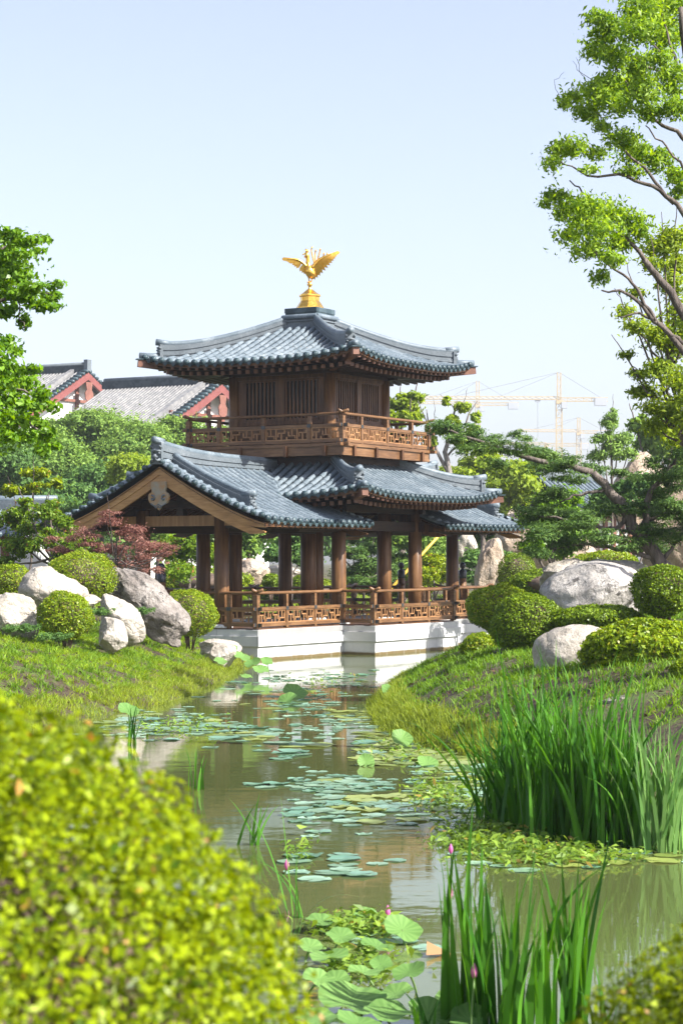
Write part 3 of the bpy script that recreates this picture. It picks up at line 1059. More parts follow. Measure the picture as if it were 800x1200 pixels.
# ---- gilded bird on its pedestal
bird_base = Vector((PX0, PY0, 9.865))
BS = empty('bird_statue', bird_base, 0, 'gilded bird with spread wings on a stepped golden pedestal at the roof top', 'statue'); BS.scale = (.93, .93, .97)
G = M['gold']
pdm = MB().mat(G)
pdm.lathe([(.44, 0), (.44, .04), (.33, .20), (.30, .24), (.30, .36), (.335, .38), (.335, .43), (.27, .46), (.13, .56), (.11, .58)], (0, 0, 0), 8)
pdm.mat(G, True).lathe([(.11, .57), (.05, .62), (.045, .68), (.09, .73), (.06, .78), (.05, .82)], (0, 0, 0), 12)
o = pdm.build('pedestal', BS); o.rotation_euler.z = PI / 2 - ANG
bd = MB().mat(G, True)
def V3(*a): return Vector(a)
# body, neck, head as one sweep
bd.tube(smooth_path([V3(.20, .10, 1.03), V3(.10, .05, 1.03), V3(.0, 0, 1.12), V3(-.05, 0, 1.28), V3(-.06, 0, 1.42), V3(-.07, -.0, 1.56), V3(-.11, 0, 1.66), V3(-.18, 0, 1.66)], 4),
        [.03, .06, .09, .11, .13, .145, .15, .15, .15, .145, .13, .12, .10, .09, .08, .07, .065, .062, .06, .06, .065, .07, .07, .066, .06, .045, .03, .02, .01], 12)
bd.tube([V3(-.17, 0, 1.655), V3(-.24, 0, 1.62)], [.028, .004], 7)
for i in range(4):
    a = .5 + i * .38
    bd.tube([V3(-.10, 0, 1.70), V3(-.12 + .12 * math.cos(a), 0, 1.70 + .11 * math.sin(a))], [.03, .018], 6)
bd.tube([V3(-.15, 0, 1.60), V3(-.16, 0, 1.54)], [.025, .015], 6)
for dx, dy in ((-.04, -.05), (.11, .05)):   # thighs, shanks, toes
    bd.tube(smooth_path([V3(dx * .6, dy, 1.2), V3(dx, dy, 1.02), V3(dx * .7, dy, .92), V3(dx * .3 - .0, dy * .3, .82)], 3), [.10, .09, .07, .055, .04, .03, .022, .02, .02, .02], 8)
    for t_ in (-1, 0, 1): bd.tube([V3(dx * .3, dy * .3, .83), V3(dx * .3 - .07, dy * .3 + t_ * .05, .80)], [.018, .008], 5)
bd.build('body', BS)

def wing_mesh(root, tip, chord, nfe, backoff):
    """feathered wing: thick shoulder bar along the leading edge and overlapping blades hanging from it"""
    w = MB().mat(G, True)
    root = Vector(root); tip = Vector(tip)
    lead = smooth_path([root, root.lerp(tip, .33) + Vector((0, 0, .10)), root.lerp(tip, .7) + Vector((0, 0, .07)), tip], 5)
    n = len(lead)
    w.tube(lead, [.06 - .045 * i / (n - 1) for i in range(n)], 8)
    for i in range(nfe):
        t = i / (nfe - 1)
        a = lead[int(t * (n - 1))]
        dirv = (tip - root).normalized() * (.25 + .75 * t) + Vector((0, backoff, -.75 + .45 * t))
        dirv.normalize()
        ln = chord * (1 - .35 * t) * (.8 + .2 * math.sin(3 * t))
        e_ = a + dirv * ln
        sd = dirv.cross(Vector((0, 1, .1))).normalized()
        wd = .055
        V_ = [a + sd * wd * .6, a - sd * wd * .6, a.lerp(e_, .7) - sd * wd, e_, a.lerp(e_, .7) + sd * wd]
        th = Vector((0, .012, 0)); off = Vector((0, .004 * (i % 3), 0))
        w.mat(G)
        w.add([q + off - th for q in V_] + [q + off + th for q in V_], [(0, 1, 2, 3, 4), (9, 8, 7, 6, 5)] + [(j, (j + 1) % 5, (j + 1) % 5 + 5, j + 5) for j in range(5)])
    return w
wing_mesh((-.10, -.04, 1.27), (-.70, -.25, 1.47), .30, 12, .2).build('wing', BS)
wing_mesh((.05, -.04, 1.22), (.72, .05, 1.66), .46, 15, .15).build('wing', BS)
for (x1_, z1_, b_) in ((.08, 1.90, .02), (.19, 1.80, .05), (.33, 1.84, .08), (.44, 1.72, .10), (.54, 1.71, .12), (.34, 1.25, .10)):
    tl = MB().mat(G, True)
    ps = smooth_path([V3(.1, .08, 1.08), V3(.12 + b_, .14, 1.35 if z1_ > 1.5 else 1.05), V3(x1_ - .03, .15, z1_ - .14), V3(x1_, .13, z1_)], 4)
    tl.tube(ps, [.03] * 4 + [.022] * 4 + [.02] * 3 + [.028, .012], 7)
    tl.build('tail_plume', BS)
# ================================================================== POND, GROUND
SHORE = [(-2.2, 55.6), (-2.45, 51), (-2.35, 48.2), (-2.75, 43.3), (-3.1, 38.8), (-3.6, 36.5), (-4.2, 34.9), (-4.6, 33), (-5.2, 30), (-5.6, 26), (-5.0, 21.5),
         (-3.6, 18), (-2.2, 15.2), (-1.25, 12.2), (-.75, 10.2), (.1, 9.2), (1.4, 8.7), (3.5, 8.6), (6, 9.5), (9, 12), (10, 16), (8.5, 19.5), (5, 20.9), (3.0, 22.4), (2.2, 24.6), (1.9, 27.2),
         (1.35, 28.6), (.95, 30), (.62, 32.8), (.5, 36), (.62, 39.5), (1.1, 43), (1.9, 48), (3.2, 54), (5.2, 58.5), (9.5, 63), (13, 70), (11, 78), (3, 82), (-6, 80), (-11, 74), (-11, 66), (-8.4, 60.2), (-5.6, 57.2), (-4.6, 56.2)]
SH = np.array(SHORE)


def smooth_poly(P, k=4):
    n = len(P); out = []
    for i in range(n):
        a, b, c, d = P[i - 1], P[i], P[(i + 1) % n], P[(i + 2) % n]
        for j in range(k):
            t = j / k
            out.append(.5 * ((2 * b) + (c - a) * t + (2 * a - 5 * b + 4 * c - d) * t * t + (3 * b - a - 3 * c + d) * t ** 3))
    return np.array(out)
SP = smooth_poly(SH)


def sdist(X, Y):
    """distance to the shore, positive on land, negative in the pond"""
    X = np.atleast_1d(np.asarray(X, float)); Y = np.atleast_1d(np.asarray(Y, float))
    best = np.full(X.shape, 1e9); inside = np.zeros(X.shape, bool)
    n = len(SP)
    for i in range(n):
        ax, ay = SP[i]; bx, by = SP[(i + 1) % n]
        dx, dy = bx - ax, by - ay
        L = dx * dx + dy * dy + 1e-12
        t = np.clip(((X - ax) * dx + (Y - ay) * dy) / L, 0, 1)
        d = np.hypot(X - ax - t * dx, Y - ay - t * dy)
        best = np.minimum(best, d)
        c = ((ay > Y) != (by > Y)) & (X < (bx - ax) * (Y - ay) / (by - ay + 1e-12) + ax)
        inside ^= c
    return np.where(inside, -best, best)


def sstep(a, b, x):
    t = np.clip((x - a) / (b - a), 0, 1)
    return t * t * (3 - 2 * t)


def ground_z(X, Y):
    X = np.atleast_1d(np.asarray(X, float)); Y = np.atleast_1d(np.asarray(Y, float))
    d = sdist(X, Y)
    # plateau height and ramp length vary: left bank, right promontory, near bank
    right = sstep(-1.5, .5, X) * sstep(18, 22, Y)
    near = 1 - sstep(14, 22, Y)
    T = 1.30 + .15 * right
    W = 2.7 * (1 - right) + 1.7 * right
    T = T * (1 - near) + .85 * near
    W = W * (1 - near) + 1.4 * near
    far = sstep(53, 60, Y)
    T = T * (1 - far) + .72 * far
    W = W * (1 - far) + 1.0 * far
    T = T + .5 * sstep(4.5, 9, X) * right * (1 - far) + .35 * sstep(-7, -11, X) * (1 - near) * (1 - far)
    T = T + .6 * sstep(95, 150, Y)
    h = T * (1 - np.exp(-np.maximum(d, 0) / W)) - .02
    h = h + .05 * np.sin(X * 1.7 + Y * .6) * np.sin(Y * 1.3 - X * .4) * np.clip(d, 0, 1)
    return np.where(d > 0, h, np.maximum(-.02 + d * .55, -1.1))


def gz(x, y):
    return float(ground_z([x], [y])[0])


def axis(pts):
    out = []
    for (a, b, s) in pts:
        out += list(np.arange(a, b, s))
    return np.array(out + [pts[-1][1]])
gx = axis([(-1150, -300, 170), (-300, -60, 24), (-60, -16, 2.2), (-16, 16, .25), (16, 60, 2.2), (60, 300, 24), (300, 1150, 170)])
gy = axis([(-1150, -60, 150), (-60, -4, 8), (-4, 6, .6), (6, 62, .25), (62, 84, .5), (84, 130, 2.5), (130, 300, 17), (300, 1180, 110)])
GX, GY = np.meshgrid(gx, gy)
GZ = ground_z(GX.ravel(), GY.ravel())
V = np.stack([GX.ravel(), GY.ravel(), GZ], 1)
nx_, ny_ = len(gx), len(gy)
ii, jj = np.meshgrid(np.arange(ny_ - 1), np.arange(nx_ - 1), indexing='ij')
i0 = (ii * nx_ + jj).ravel()
F = np.stack([i0, i0 + 1, i0 + nx_ + 1, i0 + nx_], 1)
m, nt, out = new_mat('garden_soil')
tc = nt.nodes.new('ShaderNodeTexCoord').outputs['Object']
n1 = noise_tex(nt, .55, 6, tc); n2 = noise_tex(nt, 9, 6, tc); n3 = noise_tex(nt, 40, 4, tc)
c = ramp(nt, math_n(nt, 'ADD', math_n(nt, 'MULTIPLY', n1, .5), math_n(nt, 'MULTIPLY', n2, .5)), [(.38, (.03, .019, .011)), (.5, (.07, .045, .027)), (.55, (.08, .10, .02)), (.66, (.09, .15, .02))])
b = nt.nodes.new('ShaderNodeBsdfPrincipled'); nt.links.new(c, b.inputs['Base Color']); b.inputs['Roughness'].default_value = .95
nt.links.new(bump(nt, math_n(nt, 'ADD', n2, n3), .8, .05), b.inputs['Normal']); nt.links.new(b.outputs[0], out.inputs[0])
g = mesh_obj('ground', V, F, m, smooth=True); tag(g, kind='structure', label='garden ground of brown soil and grass rising from the pond')

# water: murky olive pond with small ripples
m, nt, out = new_mat('pond_water')
tc = nt.nodes.new('ShaderNodeTexCoord').outputs['Object']
b = nt.nodes.new('ShaderNodeBsdfPrincipled')
n1 = noise_tex(nt, .12, 3, tc)
nt.links.new(ramp(nt, n1, [(.35, (.074, .094, .030)), (.65, (.102, .122, .042))]), b.inputs['Base Color'])
b.inputs['Roughness'].default_value = .035; b.inputs['IOR'].default_value = 1.36
r1 = noise_tex(nt, 1.6, 3, tc, sx=(1, 1.6, 1)); r2 = noise_tex(nt, 7, 2, tc, sx=(1, 1.8, 1)); r3 = noise_tex(nt, .35, 2, tc)
h = math_n(nt, 'ADD', r1, math_n(nt, 'MULTIPLY', math_n(nt, 'MULTIPLY', r2, .22), r3))
nt.links.new(bump(nt, h, .055, .035), b.inputs['Normal']); nt.links.new(b.outputs[0], out.inputs[0])
mbw = MB().mat(m); mbw.add([(-18, 4, 0), (22, 4, 0), (22, 90, 0), (-18, 90, 0)], [(0, 1, 2, 3)])
w = mbw.build('water'); tag(w, kind='structure', label='murky olive green pond water with soft reflections')

# ================================================================== ROCKS
def rock(loc, size, mat, label, seed, rz=0, planes=11, cat='boulder', sub=5, group=None, sharp=.72, tilt=0, rough=.065, parent=None, name='boulder'):
    import bmesh
    rg = np.random.default_rng(seed)
    bm = bmesh.new(); bmesh.ops.create_icosphere(bm, subdivisions=sub, radius=1)
    P = np.array([v.co[:] for v in bm.verts])
    U = P.copy()
    pl = unit(rg.normal(size=(planes, 3)) * np.array([1, 1, .8])); off = rg.uniform(sharp - .1, sharp + .18, size=planes)
    for n_, o_ in zip(pl, off):
        d = P @ n_ - o_
        P -= np.outer(np.where(d > 0, d * .93, 0), n_)
    disp = np.array([noise.fractal(Vector(p * 1.4 + seed), .9, 2.0, 5) for p in U]); d2 = np.array([noise.ridged_multi_fractal(Vector(p * 2.6 + seed * 2), .9, 2.1, 5, 1.0, 2.0) for p in U])
    P += U * (disp * rough * 1.6 - (d2 - 1.2) * rough * .55)[:, None]
    P = P * np.array(size)
    P[:, 0] += P[:, 2] * tilt
    for v, p in zip(bm.verts, P): v.co = p
    me = bpy.data.meshes.new(name); bm.to_mesh(me); bm.free()
    me.materials.append(mat); me.polygons.foreach_set('use_smooth', [True] * len(me.polygons))
    try: me.set_sharp_from_angle(angle=math.radians(32))
    except Exception: pass
    o = bpy.data.objects.new(name, me); COL.objects.link(o); o.location = loc; o.rotation_euler = (0, 0, rz)
    o.parent = parent
    if parent is None: tag(o, label, cat, group)
    return o


def rock_px(x, ytop, ybot, wpx, d, mat, label, seed, depth=None, **k):
    """boulder whose top/bottom/width are read off the photo at distance d"""
    s = d / F_PX
    zt = CAM_Z - (ytop - HORIZON) * s; zb = CAM_Z - (ybot - HORIZON) * s
    X = (x - 400) * s
    hz = (zt - zb) / 2 * 1.18
    w_ = wpx * s / 2 * 1.1
    return rock((X, d, (zt + zb) / 2 - .1 * hz), (w_, depth or w_ * .8, hz), mat, label, seed, **k)

GB = 'boulders on the garden banks'
RW, RG_, RT = M['rock_white'], M['rock_grey'], M['rock_tan']
rock_px(15, 692, 742, 62, 43, RW, 'pale low boulder at the left edge below the small round shrub', 3, group=GB, tilt=-.3)
rock_px(60, 663, 712, 76, 46, RW, 'broad cream boulder between two round shrubs on the left bank', 14, group=GB, depth=.75)
rock_px(143, 697, 752, 60, 44.5, RW, 'slanting pale boulder leaning against the big grey rock', 25, group=GB, tilt=-.25, rz=.4)
rock_px(131, 724, 762, 36, 43.5, RW, 'small white stone at the foot of the slanting pale boulder', 36, group=GB, depth=.4)
rock_px(100, 695, 712, 34, 46, RW, 'low pale stone behind the round shrub with the grassy slope before it', 37, group=GB)
r_ = rock_px(166, 663, 742, 77, 48, RG_, 'large dark spotted grey rock sloping down towards the pavilion', 47, group=GB, tilt=-.55, planes=10, rough=.1)
rock_px(256, 749, 772, 52, 49.6, RW, 'low grey stone at the water edge before the plinth corner', 58, group=GB, depth=.5)
rock_px(262, 752, 778, 30, 48.6, RW, 'small rounded pinkish stone beside lotus leaves at the plinth', 59, group=GB)
rock_px(697, 662, 735, 118, 38, M['rock_light'], 'largest smooth grey boulder on the right bank between round shrubs', 61, group=GB, depth=1.0, planes=8, sharp=.8, rough=.05)
rock_px(672, 658, 700, 96, 40.5, RW, 'pale flat boulder rising behind the largest grey boulder', 72, group=GB)
rock_px(715, 656, 690, 90, 41.5, RW, 'flat topped pale rock under the leaning pine trunk', 75, group=GB)
rock_px(678, 735, 795, 100, 31, RW, 'smooth rounded cream boulder above the tall iris leaves', 83, group=GB, planes=6, sharp=.88, rough=.04, depth=.5)
rock_px(571, 632, 696, 34, 72, RT, 'pointed upright brown rock beyond the right end of the railing', 94, group='rockery stones', depth=.45, sharp=.6, tilt=.12)
rock_px(618, 600, 690, 84, 82, RT, 'tall tan rockery face behind the far wing roof', 105, group='rockery stones', depth=1.4, planes=14)
rock_px(672, 625, 690, 60, 84, RT, 'broad tan rockery block behind the pine branches', 107, group='rockery stones', depth=1.4, planes=14)
rock_px(745, 533, 620, 64, 84, RT, 'highest tan rockery boulder behind the pine at right', 116, group='rockery stones', depth=1.4, planes=14)
rock_px(792, 560, 680, 90, 66, RT, 'brown rockery boulder at the right edge beside the pine', 127, group='rockery stones', depth=1.2, planes=14)
rock_px(290, 655, 684, 46, 92, RT, 'round tan rock seen between the pavilion columns', 138, group='rockery stones', depth=.8)
rock_px(330, 662, 682, 50, 96, RW, 'low pale rock on the lawn seen through the pavilion', 139, group='rockery stones', depth=.8)
rock_px(545, 625, 660, 30, 90, RW, 'whitish rock between the two right hand columns', 142, group='rockery stones', depth=.6)
rock_px(720, 815, 835, 34, 26.5, RG_, 'small brown stone in the bare soil behind the iris', 144, group=GB, depth=.2)

# ================================================================== SHRUBS
def topiary(x, ytop, ybot, wpx, d, fol, label, seed, n=9000, leaf=.037, cat='shrub', name='round_shrub', depth=1.0, lobes=None, stems_and_core=True, group='clipped round shrubs', hscale=1.0):
    s = d / F_PX
    zt = CAM_Z - (ytop - HORIZON) * s; zb = CAM_Z - (ybot - HORIZON) * s
    X = (x - 400) * s; R = wpx * s / 2; H = (zt - zb) / 2
    g0 = gz(X, d)
    zb = max(zb, g0 + .02) if stems_and_core else zb
    root = empty(name, (X, d, g0), 0, label, cat, group)
    c = np.array([0, 0, (zt + zb) / 2 - g0])
    rg = np.random.default_rng(seed)
    n = int(n * 1.4)
    u = unit(rg.normal(size=(n, 3)))
    # clipped surface with shallow lumps
    lump = np.array([noise.noise(Vector(q * 1.9 + seed)) for q in u]) * .15 + np.array([noise.noise(Vector(q * 6 + seed)) for q in u]) * .05
    rad = (1 + lump) * rg.uniform(.80, 1.02, size=n) ** .6 * np.where(rg.random(n) < .025, rg.uniform(1.03, 1.10, size=n), 1)
    P = c + u * np.array([R, R * depth, H]) * rad[:, None]
    if lobes:
        for (lx, lz, lr) in lobes:
            k = int(n * .5); u2 = unit(rg.normal(size=(k, 3)))
            P = np.concatenate([P, c + np.array([lx * R, 0, lz * H]) + u2 * np.array([R, R * depth, H]) * lr * rg.uniform(.85, 1.02, size=(k, 1))]); u = np.concatenate([u, u2])
    leaf_obj('foliage', P, u, leaf, FOL[fol], root, .62, .4)
    core = MB().mat(M['twig'], True)
    core.lathe([(R * .70 * math.sin(t), (c[2] - H * .74 * math.cos(t))) for t in [.1, .5, .9, 1.3, 1.57, 1.9, 2.3, 2.7, 3.04]], (0, 0, 0), 14)  # solid dark hull inside the leaves, added to block light
    for i in range(9):
        a = rg.uniform(0, 6.28); r_ = R * rg.uniform(.1, .3)
        core.tube([(r_ * .4 * math.cos(a), r_ * .4 * math.sin(a), -.05), (r_ * 1.6 * math.cos(a), r_ * 1.6 * math.sin(a), c[2] - H * .5)], [.02, .014], 5)
    core.build('stems_and_core', root)
    return root

topiary(14, 660, 703, 46, 47, 'ball', 'small round shrub at the left edge above the pale boulder', 1, 5000)
topiary(96, 645, 705, 84, 47.5, 'ball', 'biggest two domed lime green shrub beside the red maple', 2, 9000, lobes=[(-.45, -.1, .72)])
topiary(77, 691, 750, 64, 42.5, 'ball', 'round clipped shrub standing low on the left grassy slope', 3, 9000)
topiary(223, 690, 745, 63, 50.5, 'ball', 'round lime shrub in front of the pavilion plinth', 4, 9000)
topiary(583, 685, 742, 74, 38.5, 'ball', 'rounded bright shrub nearest the right end of the plinth', 5, 10000)
topiary(618, 706, 780, 90, 35, 'ball_d', 'largest dark green clipped globe shrub before the grey boulders', 6, 13000)
topiary(560, 742, 776, 42, 37.2, 'ball', 'low sunlit mound shrub at the foot of the two globes', 7, 5000, stems_and_core=False)
topiary(776, 662, 724, 72, 34, 'ball_d', 'round clipped shrub beside the largest boulder at the right edge', 8, 10000)
topiary(605, 649, 694, 46, 60, 'ball_d', 'dark round bush behind the globe shrubs beside the pointed rock', 9, 5000)
topiary(710, 646, 672, 74, 43, 'ball', 'pale green mound of leaves behind the flat topped rocks', 10, 6000)
topiary(700, 710, 745, 105, 34.5, 'ball_d', 'low dark hedge strip below the largest boulder', 11, 9000, leaf=.05, stems_and_core=False, group='low spreading shrubs')
topiary(757, 728, 802, 150, 29.5, 'ball', 'wide sprawling bright hedge on the slope above the iris', 12, 19000, leaf=.06, depth=.75, stems_and_core=False, group='low spreading shrubs')
topiary(815, 770, 810, 60, 27.5, 'ball', 'end of the sprawling hedge cut by the right frame edge', 13, 6000, leaf=.05, stems_and_core=False, group='low spreading shrubs')
topiary(352, 674, 694, 26, 86, 'ball_d', 'small dark ball bush on the lawn beyond the pavilion', 14, 2000, leaf=.07)
topiary(318, 672, 690, 22, 88, 'ball_d', 'tiny ball bush beside the tan rock seen between columns', 15, 2000, leaf=.07)
topiary(460, 660, 700, 120, 90, 'ball', 'long pale hedge seen between the right hand columns', 16, 9000, leaf=.09, depth=.5, stems_and_core=False, group='far hedges')
topiary(240, 664, 700, 110, 88, 'ball', 'long sunny hedge seen through the left wing of the pavilion', 17, 9000, leaf=.09, depth=.5, stems_and_core=False, group='far hedges')
topiary(350, 678, 705, 130, 94, 'ball', 'low hedge seen through the middle of the pavilion', 18, 9000, leaf=.09, depth=.5, stems_and_core=False, group='far hedges')
topiary(640, 668, 700, 90, 56, 'ball_d', 'low dark hedge between the dark round bush and the boulders', 19, 8000, leaf=.06, depth=.5, stems_and_core=False, group='low spreading shrubs')

# near shrubs, right in front of the camera (out of focus)
def near_shrub(c, r, n, label, seed, fol='near', leaf=.0165):
    root = empty('leafy_shrub', (c[0], c[1], gz(c[0], c[1])), 0, label, 'shrub')
    rg = np.random.default_rng(seed); z0 = root.location.z
    u = unit(rg.normal(size=(n, 3))); lump = np.array([noise.noise(Vector(q * 3.1 + seed)) * .045 + noise.noise(Vector(q * 10 + seed)) * .065 for q in u])
    rad = (1 + lump) * rg.uniform(.35, 1.03, size=n) ** .35
    P = np.array([0, 0, c[2] - z0]) + u * np.array(r) * rad[:, None]
    leaf_obj('foliage', P, u, leaf, FOL[fol], root, .55, .55, vary=.4)
    k = n // 6000; P2 = np.array([0, 0, c[2] - z0]) + unit(rg.normal(size=(k, 3))) * np.array(r) * 1.02
    leaf_obj('dead_leaves', P2, unit(P2), leaf * 1.1, FOL['straw_dead'], root, .5)
    st = MB().mat(M['twig'], True)
    st.lathe([(r[0] * .76 * math.sin(t), c[2] - z0 - r[2] * .76 * math.cos(t)) for t in [.1, .5, .9, 1.3, 1.57, 1.9, 2.3, 2.7, 3.04]], (0, 0, 0), 16)  # opaque hull inside the foliage, added to stop light and keep gaps dark
    for i in range(60):
        v = unit(rg.normal(size=(1, 3)))[0]; v[2] = abs(v[2]) * .9 - .1
        e_ = Vector((0, 0, c[2] - z0)) + Vector(v * np.array(r) * .9)
        st.tube([(v[0] * .05, v[1] * .05, 0), Vector((v[0] * .15, v[1] * .15, (c[2] - z0) * .5)), e_], [.012, .009, .003], 5)
    st.build('stems_and_core', root)
near_shrub((-.66, 3.5, 1.552), (.64, .66, .745), 125000, 'big bright yellow green clipped shrub filling the lower left corner, out of focus', 71)
near_shrub((1.0, 4.2, 1.27), (.66, .5, .60), 80000, 'blurred bright shrub at the lower right corner', 72)

# ================================================================== TREES
def blobs_px(lst, d, dd=.8, seed=0):
    rg = np.random.default_rng(seed); out = []
    for t in lst:
        x, y, rx, ry = t[:4]
        dj = d + (t[4] if len(t) > 4 else rg.uniform(-dd, dd))
        p = at(x, y, dj); s = dj / F_PX
        out.append((p.x, p.y, p.z, rx * s, (rx + ry) / 2 * s * 1.1, ry * s))
    return out


def tree(name, base, limbs, blobs, fol, n, leaf, label, cat='tree', group=None, bark='bark', sub=9, aspect=.5, droop=0., up=.5, squash=.75, subr=.42, seed=0, wob=.02, seg=7):
    root = empty(name, base, 0, label, cat, group); B0 = np.array(base)
    tk = MB().mat(M[bark], True)
    for (pts, r0, r1) in limbs:
        limb(tk, [Vector(p) - Vector(base) for p in pts], r0, r1, seg, 4, wob)
    if limbs: tk.build('trunk', root)
    P, nr = blob_points(blobs, n, sub, subr, squash, .25, seed)
    leaf_obj('crown', P - B0, nr, leaf, FOL[fol], root, aspect, up, droop)
    return root


def auto_limbs(base, blobs, r0, seed=0, twigs=True):
    rg = random.Random(seed); base = Vector(base)
    top = max(b[2] for b in blobs); cx = sum(b[0] for b in blobs) / len(blobs); cy = sum(b[1] for b in blobs) / len(blobs)
    mid = Vector((cx * .5 + base.x * .5, cy * .5 + base.y * .5, base.z + (top - base.z) * .42)); hi = Vector((cx, cy, base.z + (top - base.z) * .8))
    L = [([base - Vector((0, 0, .2)), base.lerp(mid, .5) + Vector((rg.uniform(-.1, .1), 0, 0)), mid, hi], r0, r0 * .3)]
    for b in blobs:
        t = rg.uniform(.3, .9); s = (base.lerp(mid, .8)).lerp(hi, t * .8); e = Vector(b[:3])
        L.append(([s, s.lerp(e, .5) + Vector((0, 0, -.05 * (e - s).length)), e, e + (e - s) * .25], r0 * .38, r0 * .08))
    return L


# --- tall broadleaf tree leaning in from the right
RD = 27
BLR = [(755, 15, 25, 18), (785, 8, 22, 15), (745, 40, 20, 14), (778, 42, 24, 18), (705, 24, 14, 9), (712, 40, 18, 12), (700, 60, 15, 10), (722, 64, 18, 12), (745, 78, 15, 11), (770, 72, 16, 10),
       (740, 97, 20, 12), (715, 101, 19, 11), (692, 108, 16, 9), (672, 118, 13, 8), (662, 124, 7, 6), (720, 120, 24, 10), (755, 112, 20, 12), (787, 96, 16, 16), (792, 128, 14, 13), (762, 134, 15, 8), (690, 134, 15, 8), (705, 149, 10, 6),
       (730, 165, 18, 10), (747, 183, 16, 11), (772, 190, 16, 11), (793, 208, 12, 11), (738, 203, 16, 5), (700, 181, 12, 6), (676, 175, 17, 8), (655, 178, 14, 10), (650, 193, 9, 8), (690, 200, 11, 4), (793, 225, 8, 8),
       (655, 230, 16, 6), (640, 240, 8, 5), (667, 250, 22, 12), (690, 245, 20, 11), (716, 251, 22, 13), (742, 263, 15, 11), (700, 271, 26, 11), (728, 286, 18, 9), (667, 277, 13, 7), (690, 296, 17, 9), (718, 306, 15, 7), (703, 326, 11, 7), (750, 276, 9, 6)]
bx = Vector((5.2, RD + .5, gz(5.2, RD + .5)))
A = lambda x, y, dd=0: at(x, y, RD + dd)
LR = [([bx - Vector((0, 0, .2)), A(880, 600), A(850, 470), A(820, 300), A(812, 120), A(800, 10)], .26, .07),
      ([A(855, 500), A(800, 413), A(768, 377), A(736, 345), A(705, 341)], .085, .015), ([A(840, 430), A(800, 366), A(775, 330), A(755, 305)], .11, .055), ([A(755, 305), A(735, 280), A(700, 265), A(672, 250)], .05, .01),
      ([A(768, 377), A(752, 350), A(737, 327), A(705, 305), A(690, 285)], .045, .01), ([A(822, 290), A(800, 250), A(775, 225), A(735, 208), A(690, 205), A(655, 188)], .065, .01), ([A(790, 240), A(760, 205), A(735, 180), A(715, 160), A(700, 132)], .04, .008),
      ([A(818, 200), A(800, 162), A(770, 142), A(735, 125), A(702, 104), A(685, 100)], .055, .008), ([A(735, 125), A(738, 105), A(722, 80), A(712, 55), A(705, 30)], .03, .006), ([A(815, 140), A(798, 125), A(790, 95), A(772, 60), A(752, 30)], .05, .01),
      ([A(798, 125), A(780, 95), A(760, 78), A(735, 60), A(718, 40)], .035, .007), ([A(812, 110), A(796, 80), A(786, 50), A(776, 15)], .05, .012), ([A(820, 230), A(797, 190), A(775, 168), A(757, 148)], .035, .01), ([A(800, 405), A(775, 382), A(748, 368), A(725, 372)], .05, .01),
      ([A(697, 242), A(688, 230), A(668, 212)], .03, .012), ([A(690, 100), A(682, 88), A(676, 68)], .009, .003), ([A(712, 110), A(685, 90), A(672, 72)], .009, .003), ([A(662, 124), A(650, 100), A(662, 85)], .006, .003), ([A(752, 15), A(740, 0), A(725, -12)], .01, .004)]
LR = [(p_, a_ * .62, b_ * .7) for p_, a_, b_ in LR]
tree('broadleaf_tree', bx, LR, blobs_px(BLR, RD, .9, 1), 'broad', 27000, .068, 'tall loose leafed tree arching in from the right side against the sky', bark='bark', sub=16, droop=.7, aspect=.36, up=.1, seed=4, squash=.85, subr=.68)
BL2 = [(778, 290, 18, 12), (792, 280, 12, 12), (790, 312, 14, 12), (768, 312, 12, 7), (785, 338, 16, 8), (745, 345, 10, 5), (735, 367, 11, 5), (745, 385, 13, 7), (770, 395, 15, 9), (790, 408, 12, 10), (733, 417, 8, 4),
       (772, 436, 16, 10), (795, 450, 14, 12), (756, 462, 14, 9), (785, 482, 15, 9), (770, 502, 14, 8), (795, 515, 12, 8), (750, 440, 10, 5), (810, 380, 20, 30), (815, 470, 15, 35), (762, 480, 12, 7)]
b2 = Vector((6.4, 37, gz(6.4, 37)))
tree('broadleaf_tree', b2, auto_limbs(b2, blobs_px(BL2, 37, .8, 2), .07, 5), blobs_px(BL2, 37, .8, 2), 'broad_y', 15000, .085, 'yellow green slender tree behind the arching tree at the right edge', sub=11, droop=.4, seed=6, subr=.75, aspect=.4)

# --- left foreground tree
LD = 24
BLL = [(12, 275, 14, 8), (30, 282, 16, 6), (50, 280, 8, 5), (8, 300, 15, 9), (26, 298, 12, 5), (45, 293, 8, 3), (20, 320, 20, 8), (42, 338, 16, 6), (62, 348, 10, 6), (66, 334, 8, 5), (25, 345, 18, 8), (45, 358, 18, 6), (66, 360, 8, 3), (12, 365, 14, 8), (30, 374, 8, 7), (30, 380, 5, 5),
       (8, 402, 12, 8), (22, 412, 8, 4), (4, 425, 8, 8), (14, 434, 14, 7), (34, 432, 12, 5), (26, 450, 20, 8), (48, 462, 12, 6), (58, 475, 10, 6), (40, 476, 16, 7), (15, 470, 18, 10), (20, 495, 18, 8), (42, 497, 12, 7), (58, 508, 11, 7), (66, 522, 6, 6), (35, 512, 14, 7), (10, 512, 12, 7), (52, 527, 10, 6), (-15, 330, 22, 60), (-15, 470, 20, 60)]
b3 = Vector((-5.4, LD, gz(-5.4, LD)))
A = lambda x, y, dd=0: at(x, y, LD + dd)
